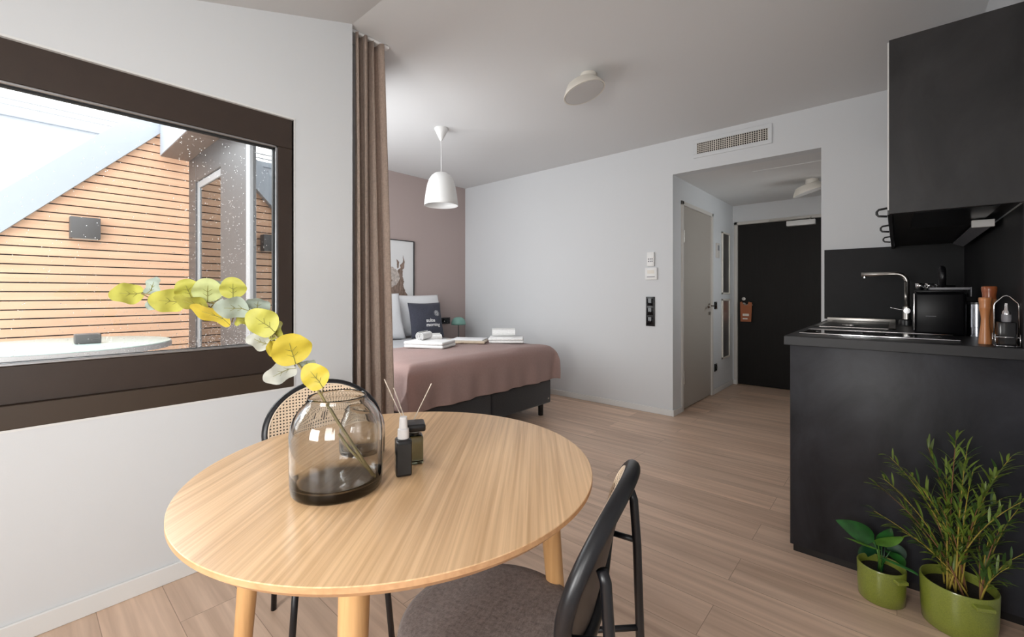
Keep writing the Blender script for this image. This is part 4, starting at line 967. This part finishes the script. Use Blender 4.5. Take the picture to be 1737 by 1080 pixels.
for (b0, tip, dy0, dy1, wd, m_) in (((1483, 918), (1424, 885), .01, -.02, .026, 'philo'), ((1488, 932), (1436, 913), -.02, -.05, .021, 'philo3'), ((1490, 925), (1528, 911), .02, .0, .022, 'philo3'),
        ((1505, 915), (1527, 948), .05, .04, .026, 'philo2'), ((1500, 946), (1552, 974), -.03, -.06, .022, 'philo'), ((1485, 925), (1462, 948), .04, .05, .020, 'philo2'), ((1510, 935), (1530, 960), .0, .02, .018, 'philo'), ((1488, 930), (1448, 900), .03, .03, .022, 'philo2'), ((1496, 922), (1510, 898), .03, .03, .018, 'philo')):
    p0 = L3(*b0, dy0); p1 = L3(*tip, dy1); b = nb(); d = p1-p0
    dd_ = d+Vector((0, 0, .25*d.length)); blade(b, p0, dd_, d.length*1.12, wd*1.35, .5, side=dd_.cross(Vector((.15, .8, -.75))), seg=14, fold=.18, heart=True)
    tube(b, [Vector((rp_.uniform(-.012, .012), rp_.uniform(-.012, .012), .10)), p0.lerp(Vector((0, 0, .10)), .45)+Vector((0, 0, .01)), p0], .0022, 6)
    for v_ in b.verts: v_.co.y = min(v_.co.y, .125)
    obj('leaf', b, M[m_], t, smooth='all')

# ------------------------------------------------------------------ outside
OX = -5.9; pitch = .082
def yr(z): return (z-1.785)/1.063
b = nb(); box(b, (-11, -6, -.2), (-2.41, 4, -.1)); struct('ground', b, M['deck'])
t = thing('cedar_facade', 'cedar-boarded gable wall across the terrace outside the window', 'facade', (OX, 0, -.1))
b = nb(); z = -.05; k = 0
while z < 2.95:
    y0 = max(-3.5, yr(z+.1-.1)); za = z; zb = z+pitch-.012
    ya, yb = yr(za), yr(zb); ya = max(-3.6, ya); yb = max(-3.6, yb)
    if ya < 1.24: prism(b, [(ya, za+.1), (1.6, za+.1), (1.6, zb+.1), (min(yb, 1.55), zb+.1)], -.02, .004+.001*(k % 3), 'x')
    z += pitch; k += 1
obj('cedar_boards', b, M['cedar'], t)
b = nb(); prism(b, [(-3.6, .0), (1.6, .0), (1.6, 3.1), (yr(3.0), 3.1), (-3.6+1.5, yr(0)*0+.0)][:4]+[(max(-3.6, yr(0)), .1)], -.06, -.025, 'x'); obj('backing', b, M['dark_gap'], t)
b = nb(); n1 = Vector((0, -1, 1/1.063*1)).normalized()
ya_, yb_ = -1.7, 1.03
prism(b, [(ya_, 1.785+1.063*ya_+.1), (yb_, 1.785+1.063*yb_+.1), (yb_, 1.785+1.063*yb_+.1+.36), (ya_, 1.785+1.063*ya_+.1+.36)], -.10, .08, 'x'); obj('roof_verge', b, M['zinc'], t)
t = thing('outdoor_wall_lamp', 'square dark wall lamp on the cedar boards outside', 'wall lamp', (OX+.0065, .432, 1.68))
bx('lamp_body', (0, -.105, 0), (.12, .105, .2), M['exterior_frame'], t, .004); bx('lamp_lens', (.02, -.085, -.003), (.10, .085, -.0003), M['diffuser'], t)
t = thing('eaves_box', 'boxed eaves with brown soffit over the neighbouring glazing', 'eaves', (OX, 1.0, 2.6))
b = nb(); box(b, (.09, .0, 0), (3.3, .30, .006)); obj('soffit_board', b, M['soffit'], t)
b = nb(); box(b, (.09, -.004, 0.0065), (3.3, .30, .36)); obj('fascia', b, M['zinc'], t)
t = thing('neighbour_glazing', 'dark-framed glazed door wall beside the cedar boards', 'glazed door', (OX, 1.25, -.1))
b = nb(); T_ = 2.7
for x0, x1, z0, z1 in ((.09, .36, 0, T_), (1.24, 1.30, 0, T_), (.36, 1.24, 2.43, T_), (.36, 1.24, 0, .12)): box(b, (x0, -.005, z0), (x1, .06, z1), .004, 1)
obj('door_frame', b, M['exterior_frame'], t)
b = nb(); 
for x0, x1, z0, z1 in ((.36, .43, .12, 2.43), (1.17, 1.24, .12, 2.43), (.43, 1.17, 2.36, 2.43), (.43, 1.17, .12, .19)): box(b, (x0, .01, z0), (x1, .045, z1), .004, 1)
lf = obj('door_sash', b, M['exterior_frame2'], t); bx('pane', (.43, .022, .19), (1.17, .028, 2.36), M['solar'], lf); bx('dark_interior', (.30, .30, .0), (1.34, .33, T_), M['exterior_frame'], t)  # dark sheet paints the unlit interior behind the pane
b = nb(); 
for x0, x1, z0, z1 in ((-3.99, -3.90, .35, 2.45), (-2.56, -2.48, .35, 2.45), (-3.90, -2.56, 2.38, 2.45), (-3.9, -2.56, .35, .43), (-3.30, -3.22, .43, 2.38)): box(b, (x0, 1.238, z0), (x1, 1.30, z1), .003, 1)
w4 = struct('window_3', b, M['exterior_frame2']); bx('window_pane', (-3.92, 1.262, .40), (-2.54, 1.268, 2.40), M['solar'], w4)
t = thing('white_building', 'white neighbouring building with railed roof edge beyond the gable', 'building', (-9, -1, -.2))
bx('wall', (-.4, -3.5, 0), (0, 2.4, 3.75), M['render'], t); b = nb(); box(b, (-.45, -3.5, 3.751), (.06, 2.4, 3.84)); obj('parapet_cap', b, M['zinc'], t)
b = nb()
for z_ in (3.90, 3.98): tube(b, [(.03, -3.5, z_), (.03, 2.35, z_)], .012, 6)
for k in range(6): tube(b, [(.03, -3.4+k*1.15, 3.8401), (.03, -3.4+k*1.15, 3.98)], .012, 6)
obj('railing', b, M['exterior_frame2'], t); bx('wall_joint', (.0005, .35, 0), (.006, .362, 3.7), M['greytray'], t)
t = thing('terrace_table', 'round pale glass-topped table on the terrace outside', 'outdoor table', (-4.86, .22, -.1))
b = nb(); lathe(b, [(0, .855), (.68, .855), (.68, .862), (.675, .864), (0, .864)], 80); obj('tabletop', b, M['frost'], t, smooth=30)
b = nb(); lathe(b, [(.66, .815), (.685, .815), (.685, .854), (.66, .854), (.66, .815)], 80); obj('rim', b, M['exterior_frame2'], t)
b = nb(); tube(b, [(0, 0, 0), (0, 0, .8545)], .04, 16); lathe(b, [(0, 0), (.28, 0), (.28, .02), (.05, .04), (0, .04)], 40); obj('pedestal', b, M['exterior_frame'], t)
b = nb(); box(b, (-.07, -.075, 0), (.07, .075, .075), .008); tag(obj('ashtray', b, M['exterior_frame'], smooth=True, loc=(-4.80, .37, .7645)), 'dark square block standing on the terrace table', 'ashtray')
